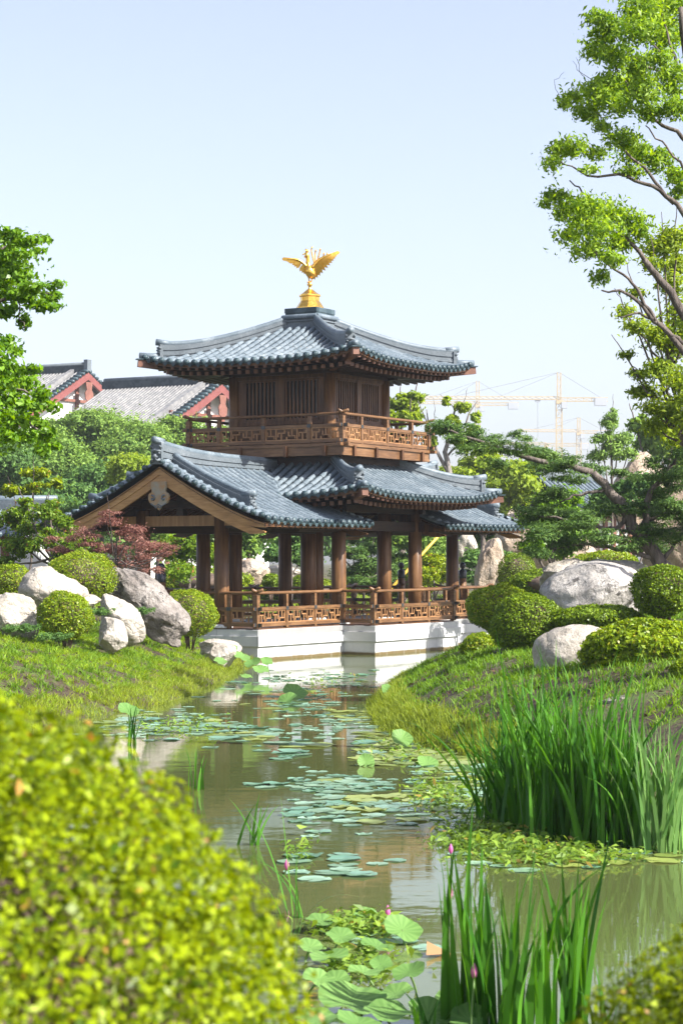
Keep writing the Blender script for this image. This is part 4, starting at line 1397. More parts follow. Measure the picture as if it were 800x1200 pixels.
LL = [([b3 - Vector((0, 0, .2)), A(-70, 600), A(-50, 450), A(-40, 300), A(-30, 220)], .13, .04), ([A(-48, 420), A(-10, 360), A(22, 348), A(45, 340), A(62, 346)], .03, .006), ([A(-40, 330), A(-10, 300), A(15, 285), A(45, 280)], .03, .006),
      ([A(-50, 480), A(-15, 430), A(12, 432), A(36, 432)], .03, .006), ([A(-55, 520), A(-15, 490), A(20, 490), A(45, 502), A(62, 518)], .03, .006), ([A(-50, 470), A(-10, 458), A(28, 458), A(56, 472)], .025, .006), ([A(-45, 400), A(-10, 390), A(8, 400), A(20, 410)], .02, .005), ([A(20, 345), A(25, 370), A(30, 385)], .01, .004)]
tree('broadleaf_tree', b3, LL, blobs_px(BLL, LD, .6, 3), 'left_tree', 13500, .07, 'dark glossy leafed tree reaching in from the left side against the sky', sub=14, aspect=.5, seed=8, subr=.62, squash=.6)

# --- leafy shrub tree lower left, maple, reddish tree
BLS = [(20, 610, 26, 14), (50, 600, 18, 10), (30, 640, 26, 14), (60, 630, 18, 12), (84, 622, 10, 7), (85, 640, 16, 9), (103, 634, 12, 7), (112, 645, 10, 6), (10, 660, 18, 10), (75, 655, 24, 9), (68, 607, 13, 7), (80, 612, 9, 6), (58, 590, 9, 4), (30, 588, 12, 5)]
b4 = Vector((-7.0, 52.5, gz(-7.0, 52.5)))
tree('small_tree', b4, auto_limbs(b4, blobs_px(BLS, 52.5, .7, 4), .09, 7), blobs_px(BLS, 52.5, .7, 4), 'shrub', 13000, .085, 'bushy bright leafed small tree above the boulders on the left', sub=8, seed=9)
BLX = [(40, 555, 16, 6), (15, 575, 16, 8), (62, 567, 14, 5), (40, 570, 14, 5)]
b5 = Vector((-8.2, 56, gz(-8.2, 56)))
tree('small_tree', b5, auto_limbs(b5, blobs_px(BLX, 56, .7, 5), .06, 9), blobs_px(BLX, 56, .7, 5), 'near', 3600, .08, 'thin tree with yellowish and orange leaf tips beyond the bushy small tree', sub=6, seed=10)
BLM = [(95, 628, 22, 7), (125, 612, 20, 6), (150, 625, 24, 8), (110, 640, 20, 7), (140, 645, 26, 8), (175, 640, 22, 7), (165, 655, 22, 6), (190, 650, 14, 5), (70, 645, 16, 6), (128, 600, 12, 4), (200, 643, 10, 4), (150, 662, 18, 5), (180, 668, 14, 3), (60, 632, 12, 4), (120, 658, 18, 6)]
b6 = Vector((-5.3, 50, gz(-5.3, 50)))
bm_ = blobs_px(BLM, 50, .6, 6)
tree('maple_tree', b6, auto_limbs(b6, bm_, .05, 11), bm_, 'maple', 11500, .062, 'small red leafed maple in front of the pavilion gable', sub=8, aspect=.35, seed=11, squash=.35, up=1.2, subr=.55)

# --- leaning cloud pruned pine on the right
PD = 41
BLP = [(520, 500, 20, 5), (545, 508, 22, 6), (570, 518, 24, 7), (600, 527, 24, 7), (555, 528, 18, 5), (630, 535, 24, 6), (660, 545, 22, 6), (690, 552, 18, 5), (585, 545, 16, 4), (640, 552, 20, 5), (535, 515, 14, 4), (610, 512, 14, 4),
       (668, 562, 20, 5), (748, 598, 18, 6), (727, 560, 14, 5), (705, 600, 20, 6), (760, 645, 20, 6), (640, 585, 22, 9), (625, 605, 22, 10), (655, 605, 24, 10), (680, 615, 22, 9), (640, 628, 22, 9), (665, 640, 22, 8), (630, 650, 16, 6), (700, 632, 20, 8),
       (750, 628, 26, 7), (785, 632, 24, 8), (765, 612, 20, 6), (790, 570, 24, 9), (775, 545, 20, 7), (795, 525, 18, 8), (765, 562, 20, 6), (810, 545, 22, 20), (800, 600, 24, 10), (770, 585, 18, 6), (815, 620, 24, 18), (725, 640, 22, 6)]
A = lambda x, y, dd=0: at(x, y, PD + dd)
b7 = A(812, 705); b7.z = gz(b7.x, b7.y)
LP = [([b7 - Vector((0, 0, .2)), A(795, 685), A(768, 655), A(745, 625), A(730, 595), A(712, 573), A(694, 555)], .17, .075), ([A(694, 555), A(670, 548), A(640, 543), A(600, 530), A(560, 518), A(520, 502)], .075, .02),
      ([A(757, 640), A(756, 600), A(762, 578), A(780, 556), A(796, 530)], .085, .03), ([A(735, 605), A(722, 620), A(690, 618), A(650, 608), A(628, 605)], .05, .015), ([A(712, 573), A(680, 580), A(655, 590)], .04, .012), ([A(768, 655), A(730, 645), A(690, 640), A(655, 642), A(630, 650)], .05, .012),
      ([A(757, 610), A(775, 605), A(800, 600)], .04, .015), ([A(775, 660), A(790, 640), A(808, 622)], .05, .02)]
tree('pine_tree', b7, LP, blobs_px([(a, b_ - 1, c_ * 1.08, d_ * 1.5) for a, b_, c_, d_ in BLP], PD, .7, 7), 'pine', 66000, .085, 'leaning cloud pruned pine with a long bough reaching over the right bank', bark='bark', sub=10, aspect=.2, seed=12, squash=.36, up=1.6, subr=.5, wob=.03)

# --- trees behind the right part of the pavilion
def bg_tree(lst, d, fol, n, leaf, label, name='broadleaf_tree', group='trees behind the pavilion', seed=1, sub=12, r0=.22, bxp=None, **k):
    bl = blobs_px(lst, d, 1.2, seed)
    cx = sum(b[0] for b in bl) / len(bl) if bxp is None else (bxp - 400) * d / F_PX
    base = Vector((cx, d, gz(cx, d)))
    return tree(name, base, auto_limbs(base, bl, r0, seed), bl, fol, n, leaf, label, group=group, seed=seed, sub=sub, **k)

def core_twigs(x0, y0, segs, d, label):
    root = empty('bare_tree', (at(x0, y0, d).x, d, gz(at(x0, y0, d).x, d)), 0, label, 'tree'); B0 = root.location.copy()
    tk = MB().mat(M['bark_grey'], True)
    for pts, r0, r1 in segs: limb(tk, [at(a, b_, d) - B0 for a, b_ in pts], r0, r1, 6, 3, .03)
    tk.build('trunk', root); return root, B0
rt, B0 = core_twigs(528, 700, [([(528, 720), (530, 640), (527, 560), (522, 530), (528, 505), (536, 470)], .2, .03), ([(526, 555), (512, 530), (505, 505), (500, 480)], .09, .02), ([(528, 520), (545, 500), (552, 480), (560, 470)], .06, .015), ([(524, 535), (540, 520), (556, 512)], .05, .015), ([(503, 500), (496, 485), (490, 470)], .03, .01), ([(533, 480), (524, 470), (516, 462)], .025, .01), ([(536, 480), (545, 468), (548, 455)], .02, .008), ([(505, 500), (510, 485), (508, 466)], .02, .008)], 78,
                 'half bare pale barked tree with scattered leaf tufts beside the balcony')
P, nr = blob_points(blobs_px([(530, 492, 8, 8), (543, 478, 7, 6), (552, 505, 8, 6), (515, 505, 8, 7), (556, 490, 6, 5), (540, 520, 10, 6), (506, 520, 8, 8), (524, 470, 5, 4)], 78, .5, 3), 3800, 5, .5, .8)
leaf_obj('crown', P - np.array(B0), nr, .15, FOL['bg_y'], rt, .6)

bg_tree([(470, 475, 18, 10), (458, 492, 14, 10), (486, 470, 12, 9), (480, 492, 16, 10), (465, 515, 16, 12)], 92, 'broad_y', 6500, .20, 'sunlit yellow green tree top beside the upper storey', seed=21, sub=7)
bg_tree([(560, 545, 26, 14), (585, 562, 26, 16), (545, 570, 22, 16), (610, 572, 22, 14), (520, 560, 18, 16), (575, 595, 30, 18)], 96, 'bg_y', 11000, .24, 'light green tree crowns just right of the balcony', seed=22)
bg_tree([(640, 545, 24, 12), (615, 555, 20, 12), (660, 560, 22, 14), (640, 580, 30, 18)], 104, 'bg', 9000, .26, 'mid green tree behind the long pine bough', seed=23)
bg_tree([(715, 498, 10, 10), (705, 515, 12, 8), (728, 515, 14, 8), (715, 530, 20, 8), (735, 535, 12, 7), (700, 538, 12, 6), (718, 485, 4, 6)], 80, 'bg', 8000, .13, 'small upright pine rising above the rockery', 'pine_tree', seed=24, sub=9, r0=.09, squash=.9, aspect=.3, up=.9)
bg_tree([(655, 595, 26, 16), (635, 615, 24, 16), (670, 620, 26, 16), (650, 640, 26, 14), (625, 640, 16, 12)], 62, 'left_tree', 13000, .12, 'dense green tree left of the leaning pine', seed=25, r0=.14)
bg_tree([(745, 575, 26, 14), (715, 590, 26, 12), (770, 595, 24, 12)], 64, 'bg_dark', 9000, .13, 'dark bushy tree between the rockery and the leaning pine trunk', seed=29, r0=.1)
bg_tree([(770, 520, 24, 14), (745, 500, 12, 10), (790, 500, 20, 14), (800, 545, 20, 20)], 95, 'bg', 9000, .24, 'green tree behind the rockery at the right edge', seed=26)

# through the columns
niw = [(425, 632, 24, 7), (445, 645, 22, 7), (412, 650, 20, 6), (430, 662, 24, 7), (450, 668, 18, 6), (405, 672, 20, 6), (428, 682, 26, 7), (395, 645, 14, 6), (440, 622, 14, 5)]
bg_tree(niw, 80, 'pine', 20000, .12, 'tiered cloud pruned pine seen through the pavilion', 'pine_tree', seed=27, sub=9, r0=.1, squash=.5, up=1.4, aspect=.3)
for i, (lst, d, fol, n, lf, lab) in enumerate([
    ([(205, 645, 18, 16), (225, 635, 18, 14), (240, 655, 16, 14), (215, 668, 18, 10)], 76, 'shrub', 9000, .13, 'fine leafed green tree seen through the gabled wing'),
    ([(340, 640, 20, 12), (355, 652, 18, 10), (325, 650, 16, 10), (345, 628, 16, 8)], 84, 'bg_dark', 8000, .14, 'umbrella shaped dark tree seen between the tower columns'),
    ([(300, 625, 26, 14), (280, 640, 20, 14), (320, 612, 24, 12), (260, 630, 22, 14), (300, 600, 22, 14)], 100, 'bg', 10000, .24, 'rounded mid green tree behind the left wing columns'),
    ([(200, 615, 26, 16), (235, 605, 24, 16), (170, 625, 22, 16), (215, 590, 24, 12)], 106, 'bg', 10000, .24, 'mid green tree behind the gable opening'),
    ([(380, 615, 26, 14), (410, 605, 26, 14), (355, 605, 22, 14), (440, 600, 24, 14)], 108, 'bg_dark', 10000, .24, 'shadowy tree behind the middle of the pavilion'),
    ([(470, 625, 24, 14), (495, 640, 22, 16), (460, 650, 20, 14), (505, 615, 22, 14), (480, 665, 22, 10)], 88, 'bg', 10000, .18, 'soft green tree seen between the right columns'),
    ([(508, 660, 16, 14), (498, 675, 14, 10), (520, 672, 12, 10)], 76, 'near', 5000, .11, 'yellowish shrubby tree beside the right hand column'),
    ([(556, 660, 14, 14), (550, 680, 16, 10), (590, 655, 14, 10)], 79, 'bg_dark', 5000, .14, 'dark leafy shrub tree behind the pointed rock'),
    ([(540, 625, 24, 14), (565, 615, 22, 14), (590, 630, 20, 14)], 98, 'bg_dark', 8000, .22, 'dark tree behind the far wing of the pavilion')]):
    bg_tree(lst, d, fol, n, lf, lab, seed=40 + i, r0=.1)

# the wood on the left, tree by tree
WL = [([(60, 520, 40, 22), (40, 545, 36, 22), (85, 545, 34, 24)], 118, 'bg', 'leftmost hazy tree of the wood below the far halls'),
      ([(100, 488, 36, 16), (75, 500, 30, 18), (125, 505, 34, 18), (100, 520, 40, 20)], 128, 'bg', 'highest rounded tree of the wood below the first far hall'),
      ([(150, 515, 34, 18), (175, 505, 30, 18), (160, 540, 36, 20)], 122, 'bg', 'broad tree in the middle of the wood below the second hall'),
      ([(205, 498, 30, 14), (190, 515, 30, 16), (225, 512, 26, 14), (250, 505, 24, 12)], 132, 'bg', 'tree with a rounded top just left of the balcony'),
      ([(120, 560, 38, 24), (95, 580, 36, 22), (145, 580, 36, 20)], 108, 'bg_dark', 'darker tree low in the middle of the wood'),
      ([(55, 575, 36, 20), (30, 590, 34, 18), (75, 600, 34, 18)], 102, 'bg_dark', 'dark tree low at the left of the wood'),
      ([(190, 550, 32, 20), (170, 570, 28, 20), (205, 575, 28, 18)], 112, 'bg', 'tree of the wood directly behind the gable ridge'),
      ([(165, 600, 36, 16), (130, 610, 36, 14), (200, 605, 30, 16)], 96, 'bg', 'lowest front tree of the wood beside the gable roof'),
      ([(10, 530, 34, 26), (5, 560, 30, 22)], 112, 'bg_dark', 'dark tree of the wood at the left frame edge'),
      ([(235, 535, 30, 16), (260, 540, 30, 16), (285, 530, 26, 14)], 120, 'bg', 'tree of the wood hidden partly by the balcony'),
      ([(150, 545, 26, 14), (185, 565, 22, 12)], 99, 'bg_y', 'lighter yellow green tree in front of the wood')]
for i, (lst, d, fol, lab) in enumerate(WL):
    bg_tree([(a, b_ + 6, c_ * .88, d_ * .88) for a, b_, c_, d_ in lst], d, fol, 26000, .19, lab, group='trees of the far wood', seed=60 + i, sub=16, r0=.25)
# more of the same wood out to both sides and behind, as one mass
far = [(x, 600 + 14 * math.sin(x * .05), 70, 30 + 8 * math.sin(x * .11), 0) for x in list(range(-1500, 20, 90)) + list(range(830, 2400, 90))] + [(x, 628, 60, 26, 0) for x in range(20, 830, 70)]
P, nr = blob_points(blobs_px([(a, b_, c_, d_, 5 * math.sin(a)) for a, b_, c_, d_, e_ in far], 150, 1), 60000, 14, .42, .75, .3, 99)
o = leaf_obj('treeline', P, nr, .45, FOL['bg_dark'], None, .6); tag(o, 'continuous far belt of trees closing the garden behind everything', kind='stuff')

# ================================================================== FAR BUILDINGS
def hall(x, yr, d, half_len, halfw, rise, label, ridge_px=None, wall_h=None, colr=None, rz=PI / 2 - ANG, scale_x=0):
    s = d / F_PX
    zr = CAM_Z - (yr - HORIZON) * s; X = (x - 400) * s
    g0 = gz(X, d)
    root = empty('temple_hall', (X, d, g0), rz, label, 'building', 'far temple halls')
    # local: gable at y=0 facing -y (camera right), ridge runs to +y ; x is across
    Z = zr - g0; L = half_len * 2

    def zz(u): return Z - rise * (1.12 * (u / halfw) - .12 * (u / halfw) ** 2) if u <= halfw else Z - rise
    rf = MB()
    for sx in (-1, 1):
        rf.mat(M['hall_tile'])
        n = 10
        rf.grid([[Vector((sx * halfw * j / n, y_, zz(halfw * j / n))) for j in range(n + 1)] for y_ in (0, L)])
        rf.grid([[Vector((sx * halfw * j / n, y_, zz(halfw * j / n) - .25)) for j in range(n + 1)] for y_ in (0, L)])
        k = int(L / .36)
        for i in range(k + 1):
            y_ = .2 + (L - .4) * i / k
            rf.mat(M['hall_tile'], True)
            rf.tube([(sx * halfw * j / 6, y_, zz(halfw * j / 6) + .02) for j in range(7)], .085, 4, half=True)
            rf.mat(M['cap'], True).tube([(sx * halfw, y_, zz(halfw) + .03), (sx * (halfw + .05), y_, zz(halfw) + .02)], .15, 7)
        kk = int(halfw / .5)
        for y0, y1 in ((-.25, .5),):
            for i in range(kk):
                u = halfw * (i + .5) / kk
                rf.mat(M['cap'], True).tube([(sx * u, y0, zz(u) + .08), (sx * u, y1, zz(u) + .1)], .17, 6)
    o = rf.build('roof', root)
    rd = MB().mat(M['pan']); rd.box(-.28, .28, -.1, L + .1, Z - .05, Z + .55)
    rd.mat(M['ridge'], True).tube([(0, -.1, Z + .62), (0, L, Z + .62)], .2, 8)
    rd.mat(M['ridge']).box(-.3, .3, -.25, .15, Z, Z + 1.0)
    for sx in (-1, 1):
        rd.mat(M['hall_tile']); rd.beam((sx * .3, 1.4, zz(.3) + .18), (sx * halfw * .93, 1.4, zz(halfw * .93) + .22), .45, .35)
        rd.mat(M['cap']).box(sx * halfw * .95 - .3, sx * halfw * .95 + .3, 1.15, 1.65, zz(halfw * .95) + .1, zz(halfw * .95) + .9)
    rd.build('ridge', o)
    for sx in (-1, 1):
        bb = MB().mat(M['red'])
        n = 8
        top = [(sx * halfw * i / n, zz(halfw * i / n) - .12) for i in range(n + 1)]; bot = [(a, b_ - .65) for a, b_ in top]
        bb.grid([[Vector((a, y_, b_)) for a, b_ in q] for y_, q in ((-.15, top), (-.15, bot), (.05, bot), (.05, top))])
        bb.build('bargeboard', root)
    wl = MB().mat(M['plaster'])
    wy = 1.2; hw = halfw * .86
    n = 10
    poly = [(-hw + 2 * hw * i / n, zz(abs(-hw + 2 * hw * i / n)) - .3) for i in range(n + 1)]
    pts = [(-hw, 0)] + poly + [(hw, 0)]
    wl.add([(a, wy, b_) for a, b_ in pts] + [(a, L - wy, b_) for a, b_ in pts], [tuple(range(len(pts))), tuple(range(2 * len(pts) - 1, len(pts) - 1, -1)), (0, len(pts), 2 * len(pts) - 1, len(pts) - 1)] + [(0, 1, len(pts) + 1, len(pts)), (len(pts) - 2, len(pts) - 1, 2 * len(pts) - 1, 2 * len(pts) - 2)])
    wl.build('wall', root)
    tb = MB().mat(M['redwood'])
    for u in (-halfw * .55, 0, halfw * .55): tb.box(u - .22, u + .22, wy - .15, wy - .003, 0, zz(abs(u)) - .35)
    tb.box(-hw, hw, wy - .2, wy - .004, Z - rise - .1, Z - rise + .3); tb.box(-hw * .6, hw * .6, wy - .22, wy - .005, Z - rise * .55, Z - rise * .55 + .25)
    tb.build('timber_frame', root)
    pd = MB().mat(M['redwood'])
    pl = [(.5, 0), (.35, -.7), (.6, -1.0), (.55, -1.5), (.25, -1.7), (.2, -2.1), (0, -2.4)]
    poly = [(a, Z - 1.0 + b_) for a, b_ in pl] + [(-a, Z - 1.0 + b_) for a, b_ in reversed(pl[:-1])]
    k = len(poly); pd.add([(a, -.25, b_) for a, b_ in poly] + [(a, -.15, b_) for a, b_ in poly], [tuple(range(k)), tuple(range(2 * k - 1, k - 1, -1))] + [(i, (i + 1) % k, (i + 1) % k + k, i + k) for i in range(k)])
    pd.build('gable_pendant', root)
    return root
M['red'] = simple('red_painted_board', [(.3, (.17, .048, .042)), (.7, (.22, .066, .058))], 2, .6, .1)
M['redwood'] = simple('faded_red_timber', [(.3, (.16, .06, .04)), (.7, (.26, .11, .08))], 2, .6, .1)
M['plaster'] = simple('white_plaster', [(.3, (.66, .66, .64)), (.7, (.78, .78, .76))], 1, .8, .1)
hall(259, 448, 168, 5.6, 10.5, 4.9, 'far hall with grey tiled roof, red bargeboards and white gable beside the upper storey')
hall(103, 434, 190, 7.5, 10.5, 5.0, 'far hall at left with grey roof and red gable rising behind the wood')


def low_roof(x, yt, yb, wpx, d, label, rz, tilt=1, name='garden_building'):
    s = d / F_PX; zt = CAM_Z - (yt - HORIZON) * s; zb = CAM_Z - (yb - HORIZON) * s; X = (x - 400) * s; g0 = gz(X, d)
    root = empty(name, (X, d, g0), rz, label, 'building')
    hw = wpx * s / 2; dp = 3.2; z0 = zb - g0; z1 = zt - g0
    rf = MB()
    for sy in (-1, 1):
        rf.mat(M['pan']).grid([[Vector((-hw + 2 * hw * j, sy * dp * (1 - i / 6), z0 + (z1 - z0) * (.6 * i / 6 + .4 * (i / 6) ** 2))) for j in (0, 1)] for i in range(7)])
        k = int(2 * hw / .3)
        for i in range(k + 1):
            u = -hw + 2 * hw * i / k
            rf.mat(M['tile'], True).tube([(u, sy * dp * (1 - j / 5), z0 + (z1 - z0) * (.6 * j / 5 + .4 * (j / 5) ** 2) + .02) for j in range(6)], .085, 5, half=True)
            rf.mat(M['cap'], True).tube([(u, sy * dp, z0 + .02), (u, sy * (dp + .06), z0 + .02)], .1, 8)
    o = rf.build('roof', root)
    rd = MB().mat(M['ridge']).box(-hw - .1, hw + .1, -.16, .16, z1 - .05, z1 + .32) if False else MB().mat(M['ridge'])
    rd.box(-hw - .1, hw + .1, -.16, .16, z1 - .05, z1 + .32); rd.mat(M['tile'], True).tube([(-hw - .2, 0, z1 + .36), (hw + .2, 0, z1 + .36)], .12, 8)
    rd.build('ridge', o)
    wl = MB().mat(M['plaster']); wl.box(-hw + .7, hw - .7, -dp + .9, dp - .9, 0, z0 + .1); wl.build('wall', root)
    tm = MB().mat(M['redwood'])
    for i in range(6):
        u = -hw + .7 + (2 * hw - 1.4) * i / 5
        tm.box(u - .12, u + .12, -dp + .78, -dp + .897, 0, z0 + .05)
    tm.box(-hw + .5, hw - .5, -dp + .76, -dp + .896, z0 - .3, z0 - .02); tm.build('timber_frame', root)
low_roof(-8, 598, 628, 140, 66, 'low hall with blue grey tiled roof behind the bushes at the left edge', -.15)
low_roof(668, 562, 604, 110, 100, 'low hall with blue tiled eaves behind the far wing roof and the pine', .75)

# ================================================================== TOWER CRANES
M['crane'] = simple('hazed_crane_paint', [(.3, (.50, .38, .20)), (.7, (.57, .44, .25))], .05, .5, 0)  # yellow paint, paled so some of the haze lies in its colour
M['crane_cab'] = simple('crane_cab_paint', [(.3, (.40, .42, .46)), (.7, (.48, .50, .53))], .05, .5, 0)
M['cable'] = simple('steel_cable', [(.3, (.2, .2, .2)), (.7, (.3, .3, .3))], .05, .5, 0)
M['concrete'] = simple('concrete', [(.3, (.4, .4, .38)), (.7, (.5, .5, .48))], .5, .8, 0)


def lattice(mb, a, b_, w, t, n, up=(0, 0, 1), tri=False):
    a = Vector(a); b_ = Vector(b_); d = (b_ - a).normalized(); u = Vector(up)
    r = d.cross(u)
    if r.length < .01: u = Vector((0, 1, 0)); r = d.cross(u)
    r.normalize(); u = r.cross(d).normalized()
    cs = [(-1, -1), (1, -1), (1, 1), (-1, 1)] if not tri else [(-1, 0), (1, 0), (0, 1.8)]
    for (i, j) in cs: mb.beam(a + (r * i + u * j) * w / 2, b_ + (r * i + u * j) * w / 2, t, t)
    L = (b_ - a).length
    for k in range(n):
        p = a + d * (L * k / n); q = a + d * (L * (k + 1) / n)
        for m_ in range(len(cs)):
            c0 = cs[m_]; c1 = cs[(m_ + 1) % len(cs)]
            f = lambda o, c: o + (r * c[0] + u * c[1]) * w / 2
            mb.beam(f(p, c0), f(q, c1), t * .6, t * .6); mb.beam(f(p, c0), f(p, c1), t * .6, t * .6)


def crane(x, ytop, yj, xl, xr, d, label, hook=None, t=.25):
    s = d / F_PX; X = (x - 400) * s; g0 = gz(X, d)
    root = empty('tower_crane', (X, d, g0), 0, label, 'crane', 'tower cranes on the skyline')
    zt = CAM_Z - (ytop - HORIZON) * s - g0; zj = CAM_Z - (yj - HORIZON) * s - g0
    mb = MB().mat(M['crane']); lattice(mb, (0, 0, 0), (0, 0, zj - 1), 2.2, t, int(zj / 3)); mb.mat(M['concrete']).box(-3.5, 3.5, -3.5, 3.5, -.5, 1.2); mb.build('mast', root)
    mb = MB().mat(M['crane']); lattice(mb, (0, 0, zj), (0, 0, zt), 1.4, t, 4); mb.beam((-1.2, 0, zj - 1), (1.2, 0, zj - 1), 2.8, 1.4); mb.build('tower_head', root)
    mb = MB().mat(M['crane']); lattice(mb, (0, 0, zj), ((xl - x) * s, 0, zj + .3), 1.3, t, int(abs(xl - x) * s / 2.5) + 2, tri=True); mb.build('jib', root)
    mb = MB().mat(M['crane']); lattice(mb, (0, 0, zj), ((xr - x) * s, 0, zj), 1.4, t, 6)
    mb.mat(M['crane_cab']); e = (xr - x) * s; sg = 1 if e > 0 else -1; mb.box(*sorted((e - sg * 5, e - sg * .5)), -1.2, 1.2, zj - 2.4, zj + .6); mb.build('counter_jib', root)
    mb = MB().mat(M['cable'])
    for tx in (.45, .8): mb.beam((0, 0, zt), ((xl - x) * s * tx, 0, zj + 1), .16, .16)
    mb.beam((0, 0, zt), (e * .85, 0, zj + .8), .16, .16); mb.build('stay_cables', root)
    mb = MB().mat(M['crane_cab']); mb.box(.8, 3.0, -1.8, .4, zj - 3.4, zj - 1.0); mb.build('cab', root)
    if hook:
        mb = MB().mat(M['cable']); hx = (hook - x) * s; mb.beam((hx, 0, zj - .2), (hx, 0, zj - 14), .14, .14); mb.mat(M['crane_cab']); mb.box(hx - .3, hx + .3, -.3, .3, zj - 15, zj - 14); mb.box(hx - 1, hx + 1, -.5, .5, zj - .9, zj - .2); mb.build('hook_block', root)
crane(655, 437, 469, 496, 712, 820, 'largest pale yellow tower crane with a long jib on the skyline', 630)
crane(560, 447, 474, 470, 608, 1000, 'fainter second tower crane left of the largest one', None)
crane(678, 490, 507, 606, 712, 1080, 'small distant crane low behind the largest crane mast', None)
crane(640, 520, 522, 560, 690, 1100, 'faintest crane with its low jib just above the trees', None)

# ================================================================== LILY PADS
def pad_mesh(seed, name='lily_pad'):
    rg = random.Random(seed); n = 18; vs = [(0, 0, .004)]; notch = .30
    for ring, k in ((.55, 0), (1.0, 1)):
        for i in range(n):
            a = notch / 2 + (2 * PI - notch) * i / (n - 1)
            r = ring * (1 + .05 * math.sin(a * 3 + seed) + rg.uniform(-.03, .03))
            vs.append((r * math.cos(a), r * math.sin(a), (.012 if k else .004) + (rg.uniform(-.01, .05) if k else 0) * (1 if seed % 3 else 2.2)))
    fs = [(0, 1 + i, 2 + i) for i in range(n - 1)] + [(1 + i, 1 + n + i, 2 + n + i, 2 + i) for i in range(n - 1)]
    return vs, fs


def make_pad_data(seed, mat, rv):
    vs, fs = pad_mesh(seed)
    me = bpy.data.meshes.new('lily_pad'); me.from_pydata(vs, [], fs); me.materials.append(mat)
    a = me.attributes.new('rnd', 'FLOAT', 'FACE'); a.data.foreach_set('value', np.full(len(fs), rv, dtype=np.float32))
    me.polygons.foreach_set('use_smooth', [True] * len(fs)); return me
PADS = {'pad': [make_pad_data(i, FOL['pad'], (i * .37) % 1) for i in range(8)], 'pad_y': [make_pad_data(20 + i, FOL['pad_y'], (i * .37 + .1) % 1) for i in range(8)]}
PG = [  # photo centre x, y, half w, half h, count, radius, material, what it is beside
    (190, 848, 66, 16, 34, .20, 'pad', 'round green lily pad in the left patch beside the grassy bank'),
    (292, 858, 40, 12, 14, .20, 'pad', 'lily pad between the left patch and the open water'),
    (380, 797, 70, 12, 16, .16, 'pad', 'small lily pad floating in the white reflection of the plinth'),
    (340, 820, 55, 12, 18, .17, 'pad', 'lily pad in the patch amid the railing reflection'),
    (415, 838, 30, 12, 14, .17, 'pad_y', 'lily pad beside the tip of the right bank'),
    (485, 878, 62, 20, 62, .19, 'pad_y', 'yellowish lily pad crowded against the right bank'),
    (350, 880, 45, 14, 9, .21, 'pad', 'lone lily pad drifting on the dark reflection of the columns'),
    (308, 920, 20, 3, 3, .22, 'pad', 'flat lily pad beside the out of focus shrub edge'),
    (395, 922, 52, 7, 18, .17, 'pad', 'blue green lily pad in the thin band across the mid pond'),
    (415, 948, 70, 16, 30, .17, 'pad', 'blue green lily pad in the wide cluster in mid pond'),
    (520, 925, 42, 26, 24, .16, 'pad_y', 'lily pad at the left foot of the tall iris'),
    (690, 1000, 115, 16, 34, .15, 'pad_y', 'small lily pad floating before the tall iris stand'),
    (385, 1015, 62, 14, 7, .20, 'pad', 'large pale lily pad in the near open water'),
    (260, 800, 30, 8, 6, .15, 'pad', 'lily pad below the lotus leaves at the plinth corner')]
rg = random.Random(5)
used = []
for (x, y, hw_, hh, n, r, mt, lab) in PG:
    c = 0; tries = 0
    while c < n and tries < n * 40:
        tries += 1
        u, v = rg.gauss(0, .5), rg.gauss(0, .5)
        if abs(u) > 1 or abs(v) > 1: continue
        p = wat(x + u * hw_, y + v * hh)
        rr = r * rg.uniform(.6, 1.25)
        if sdist([p.x], [p.y])[0] > -.05: continue
        if any((p.x - q[0]) ** 2 + (p.y - q[1]) ** 2 < ((rr + q[2]) * .72) ** 2 for q in used): continue
        used.append((p.x, p.y, rr))
        o = bpy.data.objects.new('lily_pad', rg.choice(PADS[mt if rg.random() < .8 else ('pad' if mt == 'pad_y' else 'pad_y')]))
        COL.objects.link(o); o.location = (p.x, p.y, .004 + .003 * rg.random()); o.scale = (rr, rr, rr); o.rotation_euler = (rg.uniform(-.05, .05), rg.uniform(-.05, .05), rg.uniform(0, 6.28))
        tag(o, lab, 'lily pad', lab.replace('lily pad', 'lily pads', 1)); c += 1
V_ = []; F_ = []; R_n = []; nv = 0; n300 = 0
for (x, y, hw_, hh, n) in ((190, 848, 75, 20, 90), (485, 878, 70, 26, 110), (390, 800, 90, 16, 60), (340, 828, 80, 24, 80), (415, 842, 40, 16, 50), (420, 950, 80, 22, 40), (525, 920, 48, 34, 70), (680, 1002, 120, 14, 80), (395, 915, 75, 12, 30), (330, 862, 70, 14, 30), (395, 1010, 60, 14, 10), (440, 1100, 50, 20, 12)):
    for i in range(n):
        p = wat(x + rg.gauss(0, .55) * hw_, y + rg.gauss(0, .55) * hh); rr = rg.uniform(.07, .15)
        if sdist([p.x], [p.y])[0] > -.05 or any((p.x - q[0]) ** 2 + (p.y - q[1]) ** 2 < ((rr + q[2]) * .7) ** 2 for q in used): continue
        used.append((p.x, p.y, rr)); vs, fs = pad_mesh(i % 6); a_ = rg.uniform(0, 6.28)
        V_ += [(p.x + rr * (v[0] * math.cos(a_) - v[1] * math.sin(a_)), p.y + rr * (v[0] * math.sin(a_) + v[1] * math.cos(a_)), .004 + v[2] * rr) for v in vs]
        F_ += [tuple(k + nv for k in f) for f in fs]; nv = len(V_); R_n += [rg.random()] * len(fs)
me = bpy.data.meshes.new('small_lily_pads'); me.from_pydata(V_, [], F_); me.materials.append(FOL['pad'])
a = me.attributes.new('rnd', 'FLOAT', 'FACE'); a.data.foreach_set('value', np.array(R_n, dtype=np.float32))
